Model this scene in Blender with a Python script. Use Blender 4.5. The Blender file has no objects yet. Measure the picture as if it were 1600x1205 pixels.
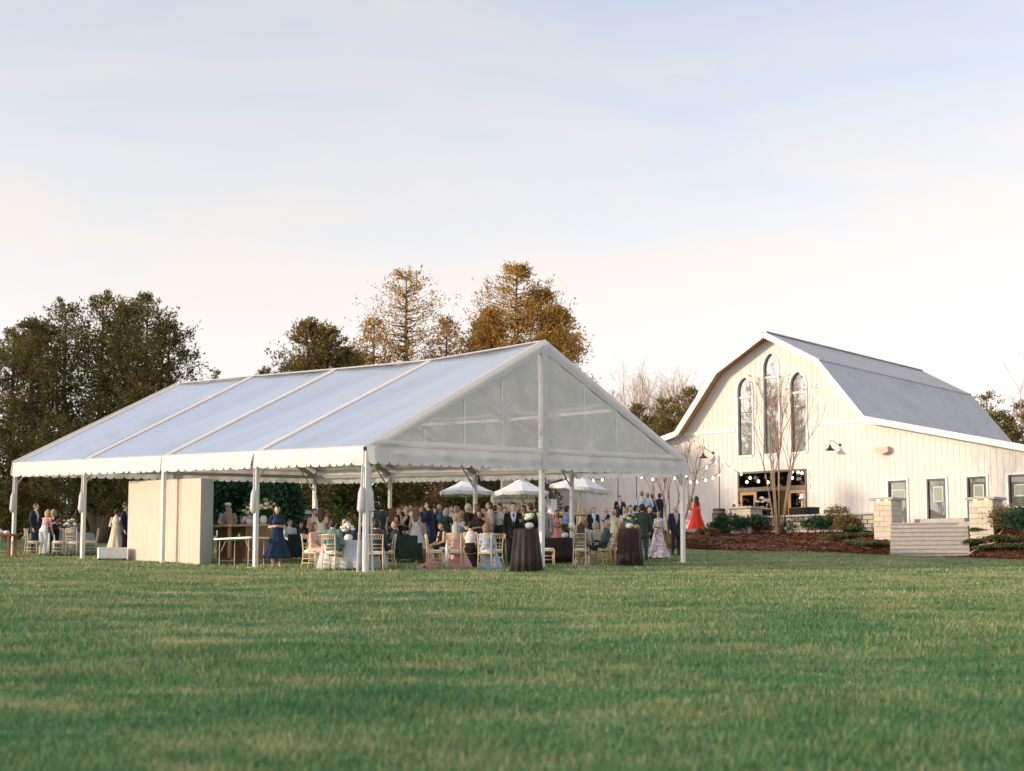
import bpy, math, random
import numpy as np
from mathutils import Vector, Matrix
R = math.radians
random.seed(7); RNG = np.random.default_rng(11)
SC = bpy.context.scene
COL = SC.collection

# ------------------------------------------------------------------ camera
F, CX, CY, PITCH, ZC = 2283.0, 800.0, 700.0, 0.0922, 1.40
cam_d = bpy.data.cameras.new('camera'); cam = bpy.data.objects.new('camera', cam_d); COL.objects.link(cam)
cam.location = (0, 0, ZC); cam.rotation_euler = (math.pi/2 + PITCH, 0, 0)
cam_d.sensor_width = 36; cam_d.lens = F/1600*36; cam_d.shift_y = (CY-602.5)/1600
cam_d.clip_start = 0.1; cam_d.clip_end = 5000
cam_d.dof.use_dof = True; cam_d.dof.focus_distance = 46; cam_d.dof.aperture_fstop = 1.7
SC.camera = cam

# ------------------------------------------------------------------ light
SUN_AZ, SUN_EL = 197.0, 12.5          # degrees, mathematical azimuth of the sun (from +x towards +y)
SKY_STRENGTH, SUN_STRENGTH, EXPOSURE = 0.15, 2.2, 0.68
s_dir = Vector((math.cos(R(SUN_AZ))*math.cos(R(SUN_EL)), math.sin(R(SUN_AZ))*math.cos(R(SUN_EL)), math.sin(R(SUN_EL))))
sd = bpy.data.lights.new('sun', 'SUN'); sun = bpy.data.objects.new('sun', sd); COL.objects.link(sun)
sd.energy = SUN_STRENGTH; sd.angle = R(0.9); sd.color = (1.0, 0.79, 0.53)
sun.rotation_euler = s_dir.to_track_quat('Z', 'Y').to_euler(); sun.location = (-60, -10, 40)

W = bpy.data.worlds.new('World'); SC.world = W; W.use_nodes = True
nt = W.node_tree; nt.nodes.clear()
def wn(t, **k):
    n = nt.nodes.new(t)
    for a, b in k.items(): setattr(n, a, b)
    return n
out = wn('ShaderNodeOutputWorld'); bg = wn('ShaderNodeBackground'); bg.inputs[1].default_value = SKY_STRENGTH
sky = wn('ShaderNodeTexSky', sky_type='NISHITA', sun_disc=False, sun_elevation=R(SUN_EL), sun_rotation=R(90-SUN_AZ), altitude=100, air_density=1.0, dust_density=1.6, ozone_density=1.2)
bw = wn('ShaderNodeRGBToBW'); nt.links.new(sky.outputs[0], bw.inputs[0])
veil = wn('ShaderNodeMix', data_type='RGBA', blend_type='MULTIPLY'); veil.inputs[0].default_value = 1
nt.links.new(bw.outputs[0], veil.inputs[6]); veil.inputs[7].default_value = (1.76, 1.65, 1.57, 1)
v2 = wn('ShaderNodeMix', data_type='RGBA'); v2.inputs[0].default_value = 0.55; nt.links.new(veil.outputs[2], v2.inputs[6]); v2.inputs[7].default_value = (3.92, 3.73, 3.66, 1)     # evenly lit high ice cloud
tc = wn('ShaderNodeTexCoord'); sep = wn('ShaderNodeSeparateXYZ'); nt.links.new(tc.outputs['Generated'], sep.inputs[0])
# thin cirrus: noise on a plane high above (direction divided by its height)
addz = wn('ShaderNodeMath', operation='ADD'); nt.links.new(sep.outputs[2], addz.inputs[0]); addz.inputs[1].default_value = 0.22
mx = wn('ShaderNodeMath', operation='MAXIMUM'); nt.links.new(addz.outputs[0], mx.inputs[0]); mx.inputs[1].default_value = 0.05
dv = wn('ShaderNodeVectorMath', operation='DIVIDE'); nt.links.new(tc.outputs['Generated'], dv.inputs[0])
cmb = wn('ShaderNodeCombineXYZ')
for i in range(3): nt.links.new(mx.outputs[0], cmb.inputs[i])
nt.links.new(cmb.outputs[0], dv.inputs[1])
mp = wn('ShaderNodeMapping'); mp.inputs['Scale'].default_value = (1.0, 2.1, 0.0); mp.inputs['Rotation'].default_value = (0, 0, R(22)); nt.links.new(dv.outputs[0], mp.inputs[0])
n1 = wn('ShaderNodeTexNoise'); n1.inputs['Scale'].default_value = 1.35; n1.inputs['Detail'].default_value = 7; n1.inputs['Roughness'].default_value = 0.52; n1.inputs['Distortion'].default_value = 0.6
nt.links.new(mp.outputs[0], n1.inputs['Vector'])
cr = wn('ShaderNodeMapRange'); cr.inputs[1].default_value = 0.36; cr.inputs[2].default_value = 0.66; cr.inputs[3].default_value = 0.30; cr.inputs[4].default_value = 0.80; nt.links.new(n1.outputs[0], cr.inputs[0])
hz = wn('ShaderNodeMapRange'); hz.inputs[1].default_value = 0.06; hz.inputs[2].default_value = 0.40; hz.inputs[3].default_value = 0.7; hz.inputs[4].default_value = 0.0; nt.links.new(sep.outputs[2], hz.inputs[0])
sm = wn('ShaderNodeMath', operation='ADD', use_clamp=True); nt.links.new(cr.outputs[0], sm.inputs[0]); nt.links.new(hz.outputs[0], sm.inputs[1])
mixs = wn('ShaderNodeMix', data_type='RGBA'); nt.links.new(sm.outputs[0], mixs.inputs[0]); bl = wn('ShaderNodeMix', data_type='RGBA', blend_type='MULTIPLY'); bl.inputs[0].default_value = 1; nt.links.new(sky.outputs[0], bl.inputs[6]); bl.inputs[7].default_value = (1.62, 1.45, 1.42, 1); nt.links.new(bl.outputs[2], mixs.inputs[6]); nt.links.new(v2.outputs[2], mixs.inputs[7])
nt.links.new(mixs.outputs[2], bg.inputs[0]); nt.links.new(bg.outputs[0], out.inputs[0])

SC.view_settings.view_transform = 'Standard'; SC.view_settings.look = 'None'; SC.view_settings.gamma = 1
SC.view_settings.exposure = EXPOSURE; SC.view_settings.use_curve_mapping = False
SC.cycles.use_denoising = True
SC.cycles.max_bounces = 8; SC.cycles.transparent_max_bounces = 16; SC.cycles.caustics_reflective = False; SC.cycles.caustics_refractive = False
SC.cycles.sample_clamp_indirect = 6

# ------------------------------------------------------------------ materials
MATS = {}
def newmat(name):
    m = bpy.data.materials.new(name); m.use_nodes = True
    t = m.node_tree; b = t.nodes['Principled BSDF']
    return m, t, b
def N(t, typ, **k):
    n = t.nodes.new(typ)
    for a, b in k.items(): setattr(n, a, b)
    return n
def col4(c): return (c[0], c[1], c[2], 1)
def simple(name, c, rough=0.6, var=0.15, scale=6.0, bump=0.0, bscale=40.0, metal=0.0, stretch=None, spec=0.4, sheen=0.0):
    """base colour varied by noise, optional relief"""
    if name in MATS: return MATS[name]
    m, t, b = newmat(name)
    b.inputs['Roughness'].default_value = rough; b.inputs['Metallic'].default_value = metal
    b.inputs['Specular IOR Level'].default_value = spec
    if sheen: b.inputs['Sheen Weight'].default_value = sheen
    tcn = N(t, 'ShaderNodeTexCoord'); mpn = N(t, 'ShaderNodeMapping')
    if stretch: mpn.inputs['Scale'].default_value = stretch
    t.links.new(tcn.outputs['Object'], mpn.inputs[0])
    nn = N(t, 'ShaderNodeTexNoise'); nn.inputs['Scale'].default_value = scale; nn.inputs['Detail'].default_value = 5; nn.inputs['Roughness'].default_value = 0.6
    t.links.new(mpn.outputs[0], nn.inputs['Vector'])
    mr = N(t, 'ShaderNodeMapRange'); mr.inputs[1].default_value = 0.25; mr.inputs[2].default_value = 0.75; mr.inputs[3].default_value = 1-var; mr.inputs[4].default_value = 1+var
    t.links.new(nn.outputs[0], mr.inputs[0])
    mu = N(t, 'ShaderNodeMix', data_type='RGBA', blend_type='MULTIPLY'); mu.inputs[0].default_value = 1
    mu.inputs[6].default_value = col4(c); t.links.new(mr.outputs[0], mu.inputs[7]); t.links.new(mu.outputs[2], b.inputs['Base Color'])
    if bump:
        n2 = N(t, 'ShaderNodeTexNoise'); n2.inputs['Scale'].default_value = bscale; n2.inputs['Detail'].default_value = 4
        t.links.new(mpn.outputs[0], n2.inputs['Vector'])
        bp = N(t, 'ShaderNodeBump'); bp.inputs['Strength'].default_value = bump; bp.inputs['Distance'].default_value = 0.02
        t.links.new(n2.outputs[0], bp.inputs['Height']); t.links.new(bp.outputs[0], b.inputs['Normal'])
    MATS[name] = m; return m
def cloth(c, rough=0.85): return simple('cloth_%03d_%03d_%03d' % tuple(int(x*255) for x in c), c, rough, 0.16, 7, 0.7, 13, spec=0.2, sheen=0.15)
def floral(name, base, spots, scale=14):
    if name in MATS: return MATS[name]
    m, t, b = newmat(name); b.inputs['Roughness'].default_value = 0.85; b.inputs['Specular IOR Level'].default_value = 0.2
    tcn = N(t, 'ShaderNodeTexCoord'); vo = N(t, 'ShaderNodeTexVoronoi'); vo.inputs['Scale'].default_value = scale
    t.links.new(tcn.outputs['Object'], vo.inputs['Vector'])
    rp = N(t, 'ShaderNodeValToRGB'); rp.color_ramp.interpolation = 'CONSTANT'
    els = rp.color_ramp.elements; els[0].position = 0; els[0].color = col4(spots[0]); els[1].position = 0.25; els[1].color = col4(base)
    for i, s in enumerate(spots[1:]): e = els.new(0.6 + 0.2*i); e.color = col4(s)
    sp = N(t, 'ShaderNodeSeparateColor'); t.links.new(vo.outputs['Color'], sp.inputs[0])
    t.links.new(sp.outputs[0], rp.inputs[0]); t.links.new(rp.outputs[0], b.inputs['Base Color'])
    MATS[name] = m; return m
def skin(c): return simple('skin_%03d_%03d_%03d' % tuple(int(x*255) for x in c), c, 0.55, 0.06, 8)
def emit(name, c, s):
    if name in MATS: return MATS[name]
    m, t, b = newmat(name); b.inputs['Emission Color'].default_value = col4(c); b.inputs['Emission Strength'].default_value = s; b.inputs['Base Color'].default_value = col4(c)
    MATS[name] = m; return m
def leafmat(name, c1, c2, c3, trans=0.3, scale=0.7):
    """leaf colours from a per-leaf random value and a slow noise"""
    if name in MATS: return MATS[name]
    m, t, b = newmat(name)
    at = N(t, 'ShaderNodeAttribute', attribute_name='rnd'); tcn = N(t, 'ShaderNodeTexCoord')
    nn = N(t, 'ShaderNodeTexNoise'); nn.inputs['Scale'].default_value = scale; nn.inputs['Detail'].default_value = 2; t.links.new(tcn.outputs['Object'], nn.inputs['Vector'])
    ad = N(t, 'ShaderNodeMath', operation='MULTIPLY_ADD'); t.links.new(at.outputs['Fac'], ad.inputs[0]); ad.inputs[1].default_value = 0.45
    su = N(t, 'ShaderNodeMath', operation='MULTIPLY'); t.links.new(nn.outputs[0], su.inputs[0]); su.inputs[1].default_value = 0.6; t.links.new(su.outputs[0], ad.inputs[2])
    rp = N(t, 'ShaderNodeValToRGB'); e = rp.color_ramp.elements
    e[0].position = 0.22; e[0].color = col4(c1); e[1].position = 0.78; e[1].color = col4(c3); k = e.new(0.5); k.color = col4(c2)
    t.links.new(ad.outputs[0], rp.inputs[0]); t.links.new(rp.outputs[0], b.inputs['Base Color'])
    b.inputs['Roughness'].default_value = 0.6; b.inputs['Specular IOR Level'].default_value = 0.25
    tr = N(t, 'ShaderNodeBsdfTranslucent'); t.links.new(rp.outputs[0], tr.inputs[0])
    ms = N(t, 'ShaderNodeMixShader'); ms.inputs[0].default_value = trans
    o = t.nodes['Material Output']; t.links.new(b.outputs[0], ms.inputs[1]); t.links.new(tr.outputs[0], ms.inputs[2]); t.links.new(ms.outputs[0], o.inputs[0])
    MATS[name] = m; return m
def lawnmat():
    m, t, b = newmat('lawn_grass'); g = N(t, 'ShaderNodeNewGeometry')
    def noise(sc, det, st=(1, 1, 0), rough=0.55):
        mpn = N(t, 'ShaderNodeMapping'); mpn.inputs['Scale'].default_value = st; t.links.new(g.outputs['Position'], mpn.inputs[0])
        n = N(t, 'ShaderNodeTexNoise'); n.inputs['Scale'].default_value = sc; n.inputs['Detail'].default_value = det; n.inputs['Roughness'].default_value = rough
        t.links.new(mpn.outputs[0], n.inputs['Vector']); return n
    a = noise(0.75, 8, (0.5, 1, 0), .62); d = noise(3.4, 6, (0.55, 1, 0), .65); f = noise(30, 3)
    sm2 = N(t, 'ShaderNodeMath', operation='MULTIPLY_ADD'); t.links.new(d.outputs[0], sm2.inputs[0]); sm2.inputs[1].default_value = 0.55; t.links.new(a.outputs[0], sm2.inputs[2])
    sm3 = N(t, 'ShaderNodeMath', operation='MULTIPLY_ADD'); t.links.new(f.outputs[0], sm3.inputs[0]); sm3.inputs[1].default_value = 0.18; t.links.new(sm2.outputs[0], sm3.inputs[2])
    # the turf colour runs from deeper green in front to paler tan by the tent
    sp = N(t, 'ShaderNodeSeparateXYZ'); t.links.new(g.outputs['Position'], sp.inputs[0])
    straw = N(t, 'ShaderNodeMapRange'); straw.inputs[1].default_value = 13; straw.inputs[2].default_value = 34; straw.inputs[3].default_value = -0.095; straw.inputs[4].default_value = 0.05; t.links.new(sp.outputs[1], straw.inputs[0])
    sm4 = N(t, 'ShaderNodeMath', operation='ADD'); t.links.new(sm3.outputs[0], sm4.inputs[0]); t.links.new(straw.outputs[0], sm4.inputs[1])
    at0 = N(t, 'ShaderNodeAttribute', attribute_name='rnd'); at = N(t, 'ShaderNodeMath', operation='POWER'); t.links.new(at0.outputs['Fac'], at.inputs[0]); at.inputs[1].default_value = 2.2
    sm5 = N(t, 'ShaderNodeMath', operation='MULTIPLY_ADD'); t.links.new(at.outputs[0], sm5.inputs[0]); sm5.inputs[1].default_value = 0.36; t.links.new(sm4.outputs[0], sm5.inputs[2])
    st = noise(1.15, 7, (0.32, 1, 0), .6); sr = N(t, 'ShaderNodeMapRange'); sr.inputs[1].default_value = .585; sr.inputs[2].default_value = .70; sr.inputs[3].default_value = 0; sr.inputs[4].default_value = .30; t.links.new(st.outputs[0], sr.inputs[0])
    s6 = N(t, 'ShaderNodeMath', operation='ADD'); t.links.new(sm5.outputs[0], s6.inputs[0]); t.links.new(sr.outputs[0], s6.inputs[1]); sm5 = s6
    rp = N(t, 'ShaderNodeValToRGB'); e = rp.color_ramp.elements
    stops = [(0.60, (0.042, 0.140, 0.056)), (0.80, (0.080, 0.205, 0.085)), (0.96, (0.17, 0.262, 0.105)), (1.07, (0.30, 0.315, 0.15)), (1.20, (0.44, 0.39, 0.235))]
    k = 1/1.3
    e[0].position = stops[0][0]*k; e[0].color = col4(stops[0][1]); e[1].position = stops[-1][0]*k; e[1].color = col4(stops[-1][1])
    for p, c in stops[1:-1]: x = e.new(p*k); x.color = col4(c)
    ml = N(t, 'ShaderNodeMath', operation='MULTIPLY'); t.links.new(sm5.outputs[0], ml.inputs[0]); ml.inputs[1].default_value = k
    t.links.new(ml.outputs[0], rp.inputs[0]); t.links.new(rp.outputs[0], b.inputs['Base Color'])
    b.inputs['Roughness'].default_value = 0.75; b.inputs['Specular IOR Level'].default_value = 0.15
    tr = N(t, 'ShaderNodeBsdfTranslucent'); t.links.new(rp.outputs[0], tr.inputs[0])
    ms = N(t, 'ShaderNodeMixShader'); ms.inputs[0].default_value = 0.2
    o = t.nodes['Material Output']; t.links.new(b.outputs[0], ms.inputs[1]); t.links.new(tr.outputs[0], ms.inputs[2]); t.links.new(ms.outputs[0], o.inputs[0])
    return m
def vinylmat(name, clear, haze, tint, dirt=0.5, fk=0.7, tl_=0.35):
    """clear tent vinyl: part see-through, part glossy, part milky"""
    m, t, b = newmat(name); t.nodes.remove(b); o = t.nodes['Material Output']
    tr = N(t, 'ShaderNodeBsdfTransparent'); tr.inputs[0].default_value = (0.93, 0.96, 0.98, 1)
    gl = N(t, 'ShaderNodeBsdfGlossy'); gl.inputs['Roughness'].default_value = 0.22; gl.inputs[0].default_value = (0.95, 0.97, 1, 1)
    df = N(t, 'ShaderNodeBsdfDiffuse'); df.inputs[0].default_value = col4(tint)
    tl = N(t, 'ShaderNodeBsdfTranslucent'); tl.inputs[0].default_value = col4(tint)
    tcn = N(t, 'ShaderNodeTexCoord'); nn = N(t, 'ShaderNodeTexNoise'); nn.inputs['Scale'].default_value = 1.2; nn.inputs['Detail'].default_value = 6; nn.inputs['Distortion'].default_value = 1.2
    t.links.new(tcn.outputs['Object'], nn.inputs['Vector'])
    mr = N(t, 'ShaderNodeMapRange'); mr.inputs[1].default_value = 0.3; mr.inputs[2].default_value = 0.75; mr.inputs[3].default_value = haze*(1-dirt*0.5); mr.inputs[4].default_value = haze*(1+dirt*0.5); t.links.new(nn.outputs[0], mr.inputs[0])
    bp = N(t, 'ShaderNodeBump'); bp.inputs['Strength'].default_value = 0.25; bp.inputs['Distance'].default_value = 0.05
    n2 = N(t, 'ShaderNodeTexNoise'); n2.inputs['Scale'].default_value = 2.2; n2.inputs['Detail'].default_value = 4; t.links.new(tcn.outputs['Object'], n2.inputs['Vector']); t.links.new(n2.outputs[0], bp.inputs['Height'])
    t.links.new(bp.outputs[0], gl.inputs['Normal'])
    m1 = N(t, 'ShaderNodeMixShader'); m1.inputs[0].default_value = tl_; t.links.new(bp.outputs[0], df.inputs['Normal']); t.links.new(df.outputs[0], m1.inputs[1]); t.links.new(tl.outputs[0], m1.inputs[2])
    m2 = N(t, 'ShaderNodeMixShader'); t.links.new(mr.outputs[0], m2.inputs[0]); t.links.new(tr.outputs[0], m2.inputs[1]); t.links.new(m1.outputs[0], m2.inputs[2])
    fr = N(t, 'ShaderNodeFresnel'); fr.inputs[0].default_value = 1.55; t.links.new(bp.outputs[0], fr.inputs['Normal'])
    f2 = N(t, 'ShaderNodeMath', operation='MULTIPLY_ADD', use_clamp=True); t.links.new(fr.outputs[0], f2.inputs[0]); f2.inputs[1].default_value = fk; f2.inputs[2].default_value = clear
    m3 = N(t, 'ShaderNodeMixShader'); t.links.new(f2.outputs[0], m3.inputs[0]); t.links.new(m2.outputs[0], m3.inputs[1]); t.links.new(gl.outputs[0], m3.inputs[2])
    t.links.new(m3.outputs[0], o.inputs[0]); return m
def glassmat(name, base, refl=0.5, rough=0.02):
    m, t, b = newmat(name); o = t.nodes['Material Output']
    b.inputs['Base Color'].default_value = col4(base); b.inputs['Roughness'].default_value = 0.5
    gl = N(t, 'ShaderNodeBsdfGlossy'); gl.inputs['Roughness'].default_value = rough; gl.inputs[0].default_value = (0.95, 0.96, 1, 1)
    fr = N(t, 'ShaderNodeFresnel'); fr.inputs[0].default_value = 1.5
    f2 = N(t, 'ShaderNodeMath', operation='ADD', use_clamp=True); t.links.new(fr.outputs[0], f2.inputs[0]); f2.inputs[1].default_value = refl
    ms = N(t, 'ShaderNodeMixShader'); t.links.new(f2.outputs[0], ms.inputs[0]); t.links.new(b.outputs[0], ms.inputs[1]); t.links.new(gl.outputs[0], ms.inputs[2]); t.links.new(ms.outputs[0], o.inputs[0]); return m
def clearpane(name):
    m, t, b = newmat(name); t.nodes.remove(b); o = t.nodes['Material Output']; tr = N(t, 'ShaderNodeBsdfTransparent'); tr.inputs[0].default_value = (.75, .75, .72, 1)
    gl = N(t, 'ShaderNodeBsdfGlossy'); gl.inputs['Roughness'].default_value = .02; fr = N(t, 'ShaderNodeFresnel'); fr.inputs[0].default_value = 1.5; ms = N(t, 'ShaderNodeMixShader')
    t.links.new(fr.outputs[0], ms.inputs[0]); t.links.new(tr.outputs[0], ms.inputs[1]); t.links.new(gl.outputs[0], ms.inputs[2]); t.links.new(ms.outputs[0], o.inputs[0]); return m
def woodmat(name, c1, c2, scale=3.0, axis=2, rough=0.6):
    if name in MATS: return MATS[name]
    m, t, b = newmat(name); b.inputs['Roughness'].default_value = rough; b.inputs['Specular IOR Level'].default_value = 0.3
    tcn = N(t, 'ShaderNodeTexCoord'); mpn = N(t, 'ShaderNodeMapping'); s = [6, 6, 6]; s[axis] = 0.35; mpn.inputs['Scale'].default_value = s
    t.links.new(tcn.outputs['Object'], mpn.inputs[0]); nn = N(t, 'ShaderNodeTexNoise'); nn.inputs['Scale'].default_value = scale; nn.inputs['Detail'].default_value = 6; nn.inputs['Distortion'].default_value = 0.8
    t.links.new(mpn.outputs[0], nn.inputs['Vector']); rp = N(t, 'ShaderNodeValToRGB'); rp.color_ramp.elements[0].position = 0.3; rp.color_ramp.elements[1].position = 0.7
    rp.color_ramp.elements[0].color = col4(c1); rp.color_ramp.elements[1].color = col4(c2); t.links.new(nn.outputs[0], rp.inputs[0]); t.links.new(rp.outputs[0], b.inputs['Base Color'])
    MATS[name] = m; return m

M_lawn = lawnmat()
M_white = simple('white_tent_fabric', (0.81, 0.77, 0.79), 0.55, 0.05, 3, 0.15, 6)
def fabric(m):
    t = m.node_tree; b = t.nodes['Principled BSDF']; o = t.nodes['Material Output']; tr = N(t, 'ShaderNodeBsdfTranslucent'); tr.inputs[0].default_value = (.8, .77, .76, 1); ms = N(t, 'ShaderNodeMixShader'); ms.inputs[0].default_value = .3
    t.links.new(b.outputs[0], ms.inputs[1]); t.links.new(tr.outputs[0], ms.inputs[2]); t.links.new(ms.outputs[0], o.inputs[0])
fabric(M_white)
M_alu = simple('white_painted_aluminium', (0.68, 0.67, 0.66), 0.4, 0.06, 4)
M_alu_raw = simple('warm_grey_aluminium', (0.52, 0.47, 0.40), 0.42, 0.08, 4)
M_roofvinyl = vinylmat('clear_roof_vinyl', 0.16, 0.55, (0.86, 0.92, 1.0), 0.6, 1.2, 0.6)
M_gablevinyl = vinylmat('clear_gable_vinyl', 0.10, 0.30, (0.92, 0.84, 0.88), 0.6)
M_siding = simple('white_painted_siding', (0.68, 0.635, 0.59), 0.6, 0.08, 1.2, 0.1, 30)
M_trim = simple('white_painted_trim', (0.80, 0.77, 0.745), 0.55, 0.03, 3)
M_roofmetal = simple('grey_metal_roofing', (0.58, 0.575, 0.59), 0.45, 0.10, 0.8)
M_darkframe = simple('dark_bronze_frame', (0.055, 0.04, 0.036), 0.45, 0.1)
M_winglass = glassmat('gable_window_glass', (0.075, 0.07, 0.065), 0.03)
M_doorglass = glassmat('door_glass', (0.02, 0.022, 0.024), 0.0)
M_clear = clearpane('clear_pane')
M_black = simple('black_metal', (0.02, 0.02, 0.022), 0.5, 0.1)
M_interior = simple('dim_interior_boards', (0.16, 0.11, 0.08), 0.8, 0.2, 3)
M_doorwood = woodmat('honey_door_wood', (0.36, 0.20, 0.09), (0.48, 0.28, 0.13))
M_ply = woodmat('pale_plywood', (0.54, 0.435, 0.35), (0.62, 0.52, 0.44), 2.6)
M_plyshade = simple('shaded_ply_side', (0.58, 0.62, 0.64), 0.6, 0.04)  # plywood return, its blue-grey side shade painted in as base colour
M_pine = woodmat('pine_lumber', (0.42, 0.30, 0.17), (0.55, 0.42, 0.26), 3)
M_barwood = woodmat('brown_bar_wood', (0.20, 0.10, 0.045), (0.28, 0.15, 0.07), 3)
M_chair = woodmat('natural_chair_wood', (0.60, 0.45, 0.26), (0.72, 0.57, 0.36), 4)
M_cushion = cloth((0.80, 0.77, 0.72))
M_stone = [simple('stone_%d' % i, c, 0.85, 0.25, 7, 0.5, 25) for i, c in enumerate([(0.36, 0.31, 0.25), (0.44, 0.39, 0.32), (0.30, 0.28, 0.25), (0.48, 0.42, 0.33), (0.38, 0.36, 0.33)])]
M_mortar = simple('mortar', (0.33, 0.30, 0.27), 0.9, 0.15)
M_pillar = [simple('pillar_stone_%d' % i, c, 0.8, 0.15, 9, 0.3, 30) for i, c in enumerate([(0.56, 0.49, 0.41), (0.60, 0.53, 0.45), (0.53, 0.47, 0.40)])]
M_concrete = simple('grey_cast_stone', (0.44, 0.405, 0.38), 0.85, 0.18, 5, 0.4, 30)
M_patio = simple('patio_pavers', (0.42, 0.39, 0.36), 0.9, 0.15, 2)
M_mulch = simple('brown_bark_mulch', (0.19, 0.082, 0.05), 0.95, 0.4, 5, 1.0, 22)
M_bark = simple('grey_brown_bark', (0.13, 0.095, 0.07), 0.9, 0.3, 8, 0.6, 30, stretch=(3, 3, 0.6))
M_palebark = simple('pale_tan_bark', (0.38, 0.27, 0.18), 0.8, 0.25, 6, 0.3, 20, stretch=(3, 3, 0.6))
M_bulb = emit('lit_bulb', (1.0, 0.78, 0.45), 6)
M_eye = simple('dark_eye', (0.03, 0.02, 0.02), 0.4, 0.0)
M_lip = simple('lip_red', (0.42, 0.13, 0.10), 0.5, 0.0)
# ------------------------------------------------------------------ helpers
class MB:
    def __init__(s): s.v = []; s.f = []; s.m = []
    def add(s, vs, fs, mi=0):
        o = len(s.v); s.v += [tuple(map(float, p)) for p in vs]; s.f += [tuple(i+o for i in f) for f in fs]; s.m += [mi]*len(fs); return s
    def box(s, x0, x1, y0, y1, z0, z1, mi=0):
        vs = [(x, y, z) for z in (z0, z1) for y in (y0, y1) for x in (x0, x1)]
        return s.add(vs, [(0, 2, 3, 1), (4, 5, 7, 6), (0, 1, 5, 4), (2, 6, 7, 3), (0, 4, 6, 2), (1, 3, 7, 5)], mi)
    def bar(s, a, b, w, h=None, up=(0, 0, 1), mi=0):
        h = h or w; a = Vector(a); b = Vector(b); d = (b-a).normalized(); u = Vector(up)
        if abs(d.dot(u)) > 0.98: u = Vector((0, 1, 0))
        x = d.cross(u).normalized(); y = x.cross(d).normalized()
        vs = []
        for p in (a, b):
            for sx, sy in ((-1, -1), (1, -1), (1, 1), (-1, 1)): vs.append(p + x*sx*w/2 + y*sy*h/2)
        return s.add(vs, [(0, 1, 2, 3), (7, 6, 5, 4), (0, 4, 5, 1), (1, 5, 6, 2), (2, 6, 7, 3), (3, 7, 4, 0)], mi)
    def tube(s, pts, rad, n=8, mi=0, caps=True):
        pts = [Vector(p) for p in pts]; k = len(pts)
        if not hasattr(rad, '__len__'): rad = [rad]*k
        vs = []; prev = None
        for i in range(k):
            d = (pts[min(i+1, k-1)]-pts[max(i-1, 0)])
            d = d.normalized() if d.length > 1e-9 else Vector((0, 0, 1))
            u = Vector((1, 0, 0)) if abs(d.x) < 0.9 else Vector((0, 1, 0))
            x = (prev - d*prev.dot(d)).normalized() if prev is not None and (prev - d*prev.dot(d)).length > 1e-3 else d.cross(u).normalized()
            prev = x; y = d.cross(x)
            for j in range(n):
                a = 2*math.pi*j/n; vs.append(pts[i] + (x*math.cos(a)+y*math.sin(a))*rad[i])
        fs = [(i*n+j, i*n+(j+1) % n, (i+1)*n+(j+1) % n, (i+1)*n+j) for i in range(k-1) for j in range(n)]
        if caps: fs += [tuple(range(n-1, -1, -1)), tuple((k-1)*n+j for j in range(n))]
        return s.add(vs, fs, mi)
    def lathe(s, prof, n=20, c=(0, 0, 0), mi=0, mod=None):
        vs = []
        for i, (r, z) in enumerate(prof):
            for j in range(n):
                a = 2*math.pi*j/n; rr = r*(mod(a, i) if mod else 1)
                vs.append((c[0]+rr*math.cos(a), c[1]+rr*math.sin(a), c[2]+z))
        fs = [(i*n+j, i*n+(j+1) % n, (i+1)*n+(j+1) % n, (i+1)*n+j) for i in range(len(prof)-1) for j in range(n)]
        if prof[0][0] > 1e-6: fs.append(tuple(range(n-1, -1, -1)))
        if prof[-1][0] > 1e-6: fs.append(tuple((len(prof)-1)*n+j for j in range(n)))
        return s.add(vs, fs, mi)
    def prism(s, poly, z0, z1, mi=0, plane='xy'):
        """extrude a polygon; plane xy -> z, plane xz -> y"""
        n = len(poly)
        if plane == 'xy': vs = [(p[0], p[1], z0) for p in poly] + [(p[0], p[1], z1) for p in poly]
        else: vs = [(p[0], z0, p[1]) for p in poly] + [(p[0], z1, p[1]) for p in poly]
        fs = [tuple(range(n-1, -1, -1)), tuple(range(n, 2*n))] + [(i, (i+1) % n, n+(i+1) % n, n+i) for i in range(n)]
        return s.add(vs, fs, mi)
    def grid(s, fn, nu, nv, mi=0):
        vs = [fn(i/nu, j/nv) for j in range(nv+1) for i in range(nu+1)]
        fs = [(j*(nu+1)+i, j*(nu+1)+i+1, (j+1)*(nu+1)+i+1, (j+1)*(nu+1)+i) for j in range(nv) for i in range(nu)]
        return s.add(vs, fs, mi)
    def mesh(s, name, mats, smooth=False):
        me = bpy.data.meshes.new(name); me.from_pydata(s.v, [], s.f)
        for m in (mats if isinstance(mats, (list, tuple)) else [mats]): me.materials.append(m)
        if any(s.m): me.polygons.foreach_set('material_index', s.m)
        if smooth: me.polygons.foreach_set('use_smooth', [True]*len(me.polygons))
        me.update(); return me
    def build(s, name, mats, parent=None, smooth=False, loc=None, rz=None):
        return link(name, s.mesh(name, mats, smooth), parent, loc, rz)
def link(name, me, parent=None, loc=None, rz=None, scale=None):
    o = bpy.data.objects.new(name, me); COL.objects.link(o)
    if parent is not None: o.parent = parent
    if loc is not None: o.location = loc
    if rz is not None: o.rotation_euler = (0, 0, rz)
    if scale is not None: o.scale = scale
    return o
def tag(o, label=None, cat=None, group=None, kind=None):
    if label: o['label'] = label
    if cat: o['category'] = cat
    if group: o['group'] = group
    if kind: o['kind'] = kind
    return o
def thing(name, label, cat, loc=(0, 0, 0), rz=0, group=None):
    o = bpy.data.objects.new(name, None); o.empty_display_size = 0.2; COL.objects.link(o)
    o.location = loc; o.rotation_euler = (0, 0, rz); return tag(o, label, cat, group)
def copy_tree(o, parent=None):
    c = o.copy(); COL.objects.link(c); c.parent = parent
    for ch in o.children: copy_tree(ch, c)
    return c
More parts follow.
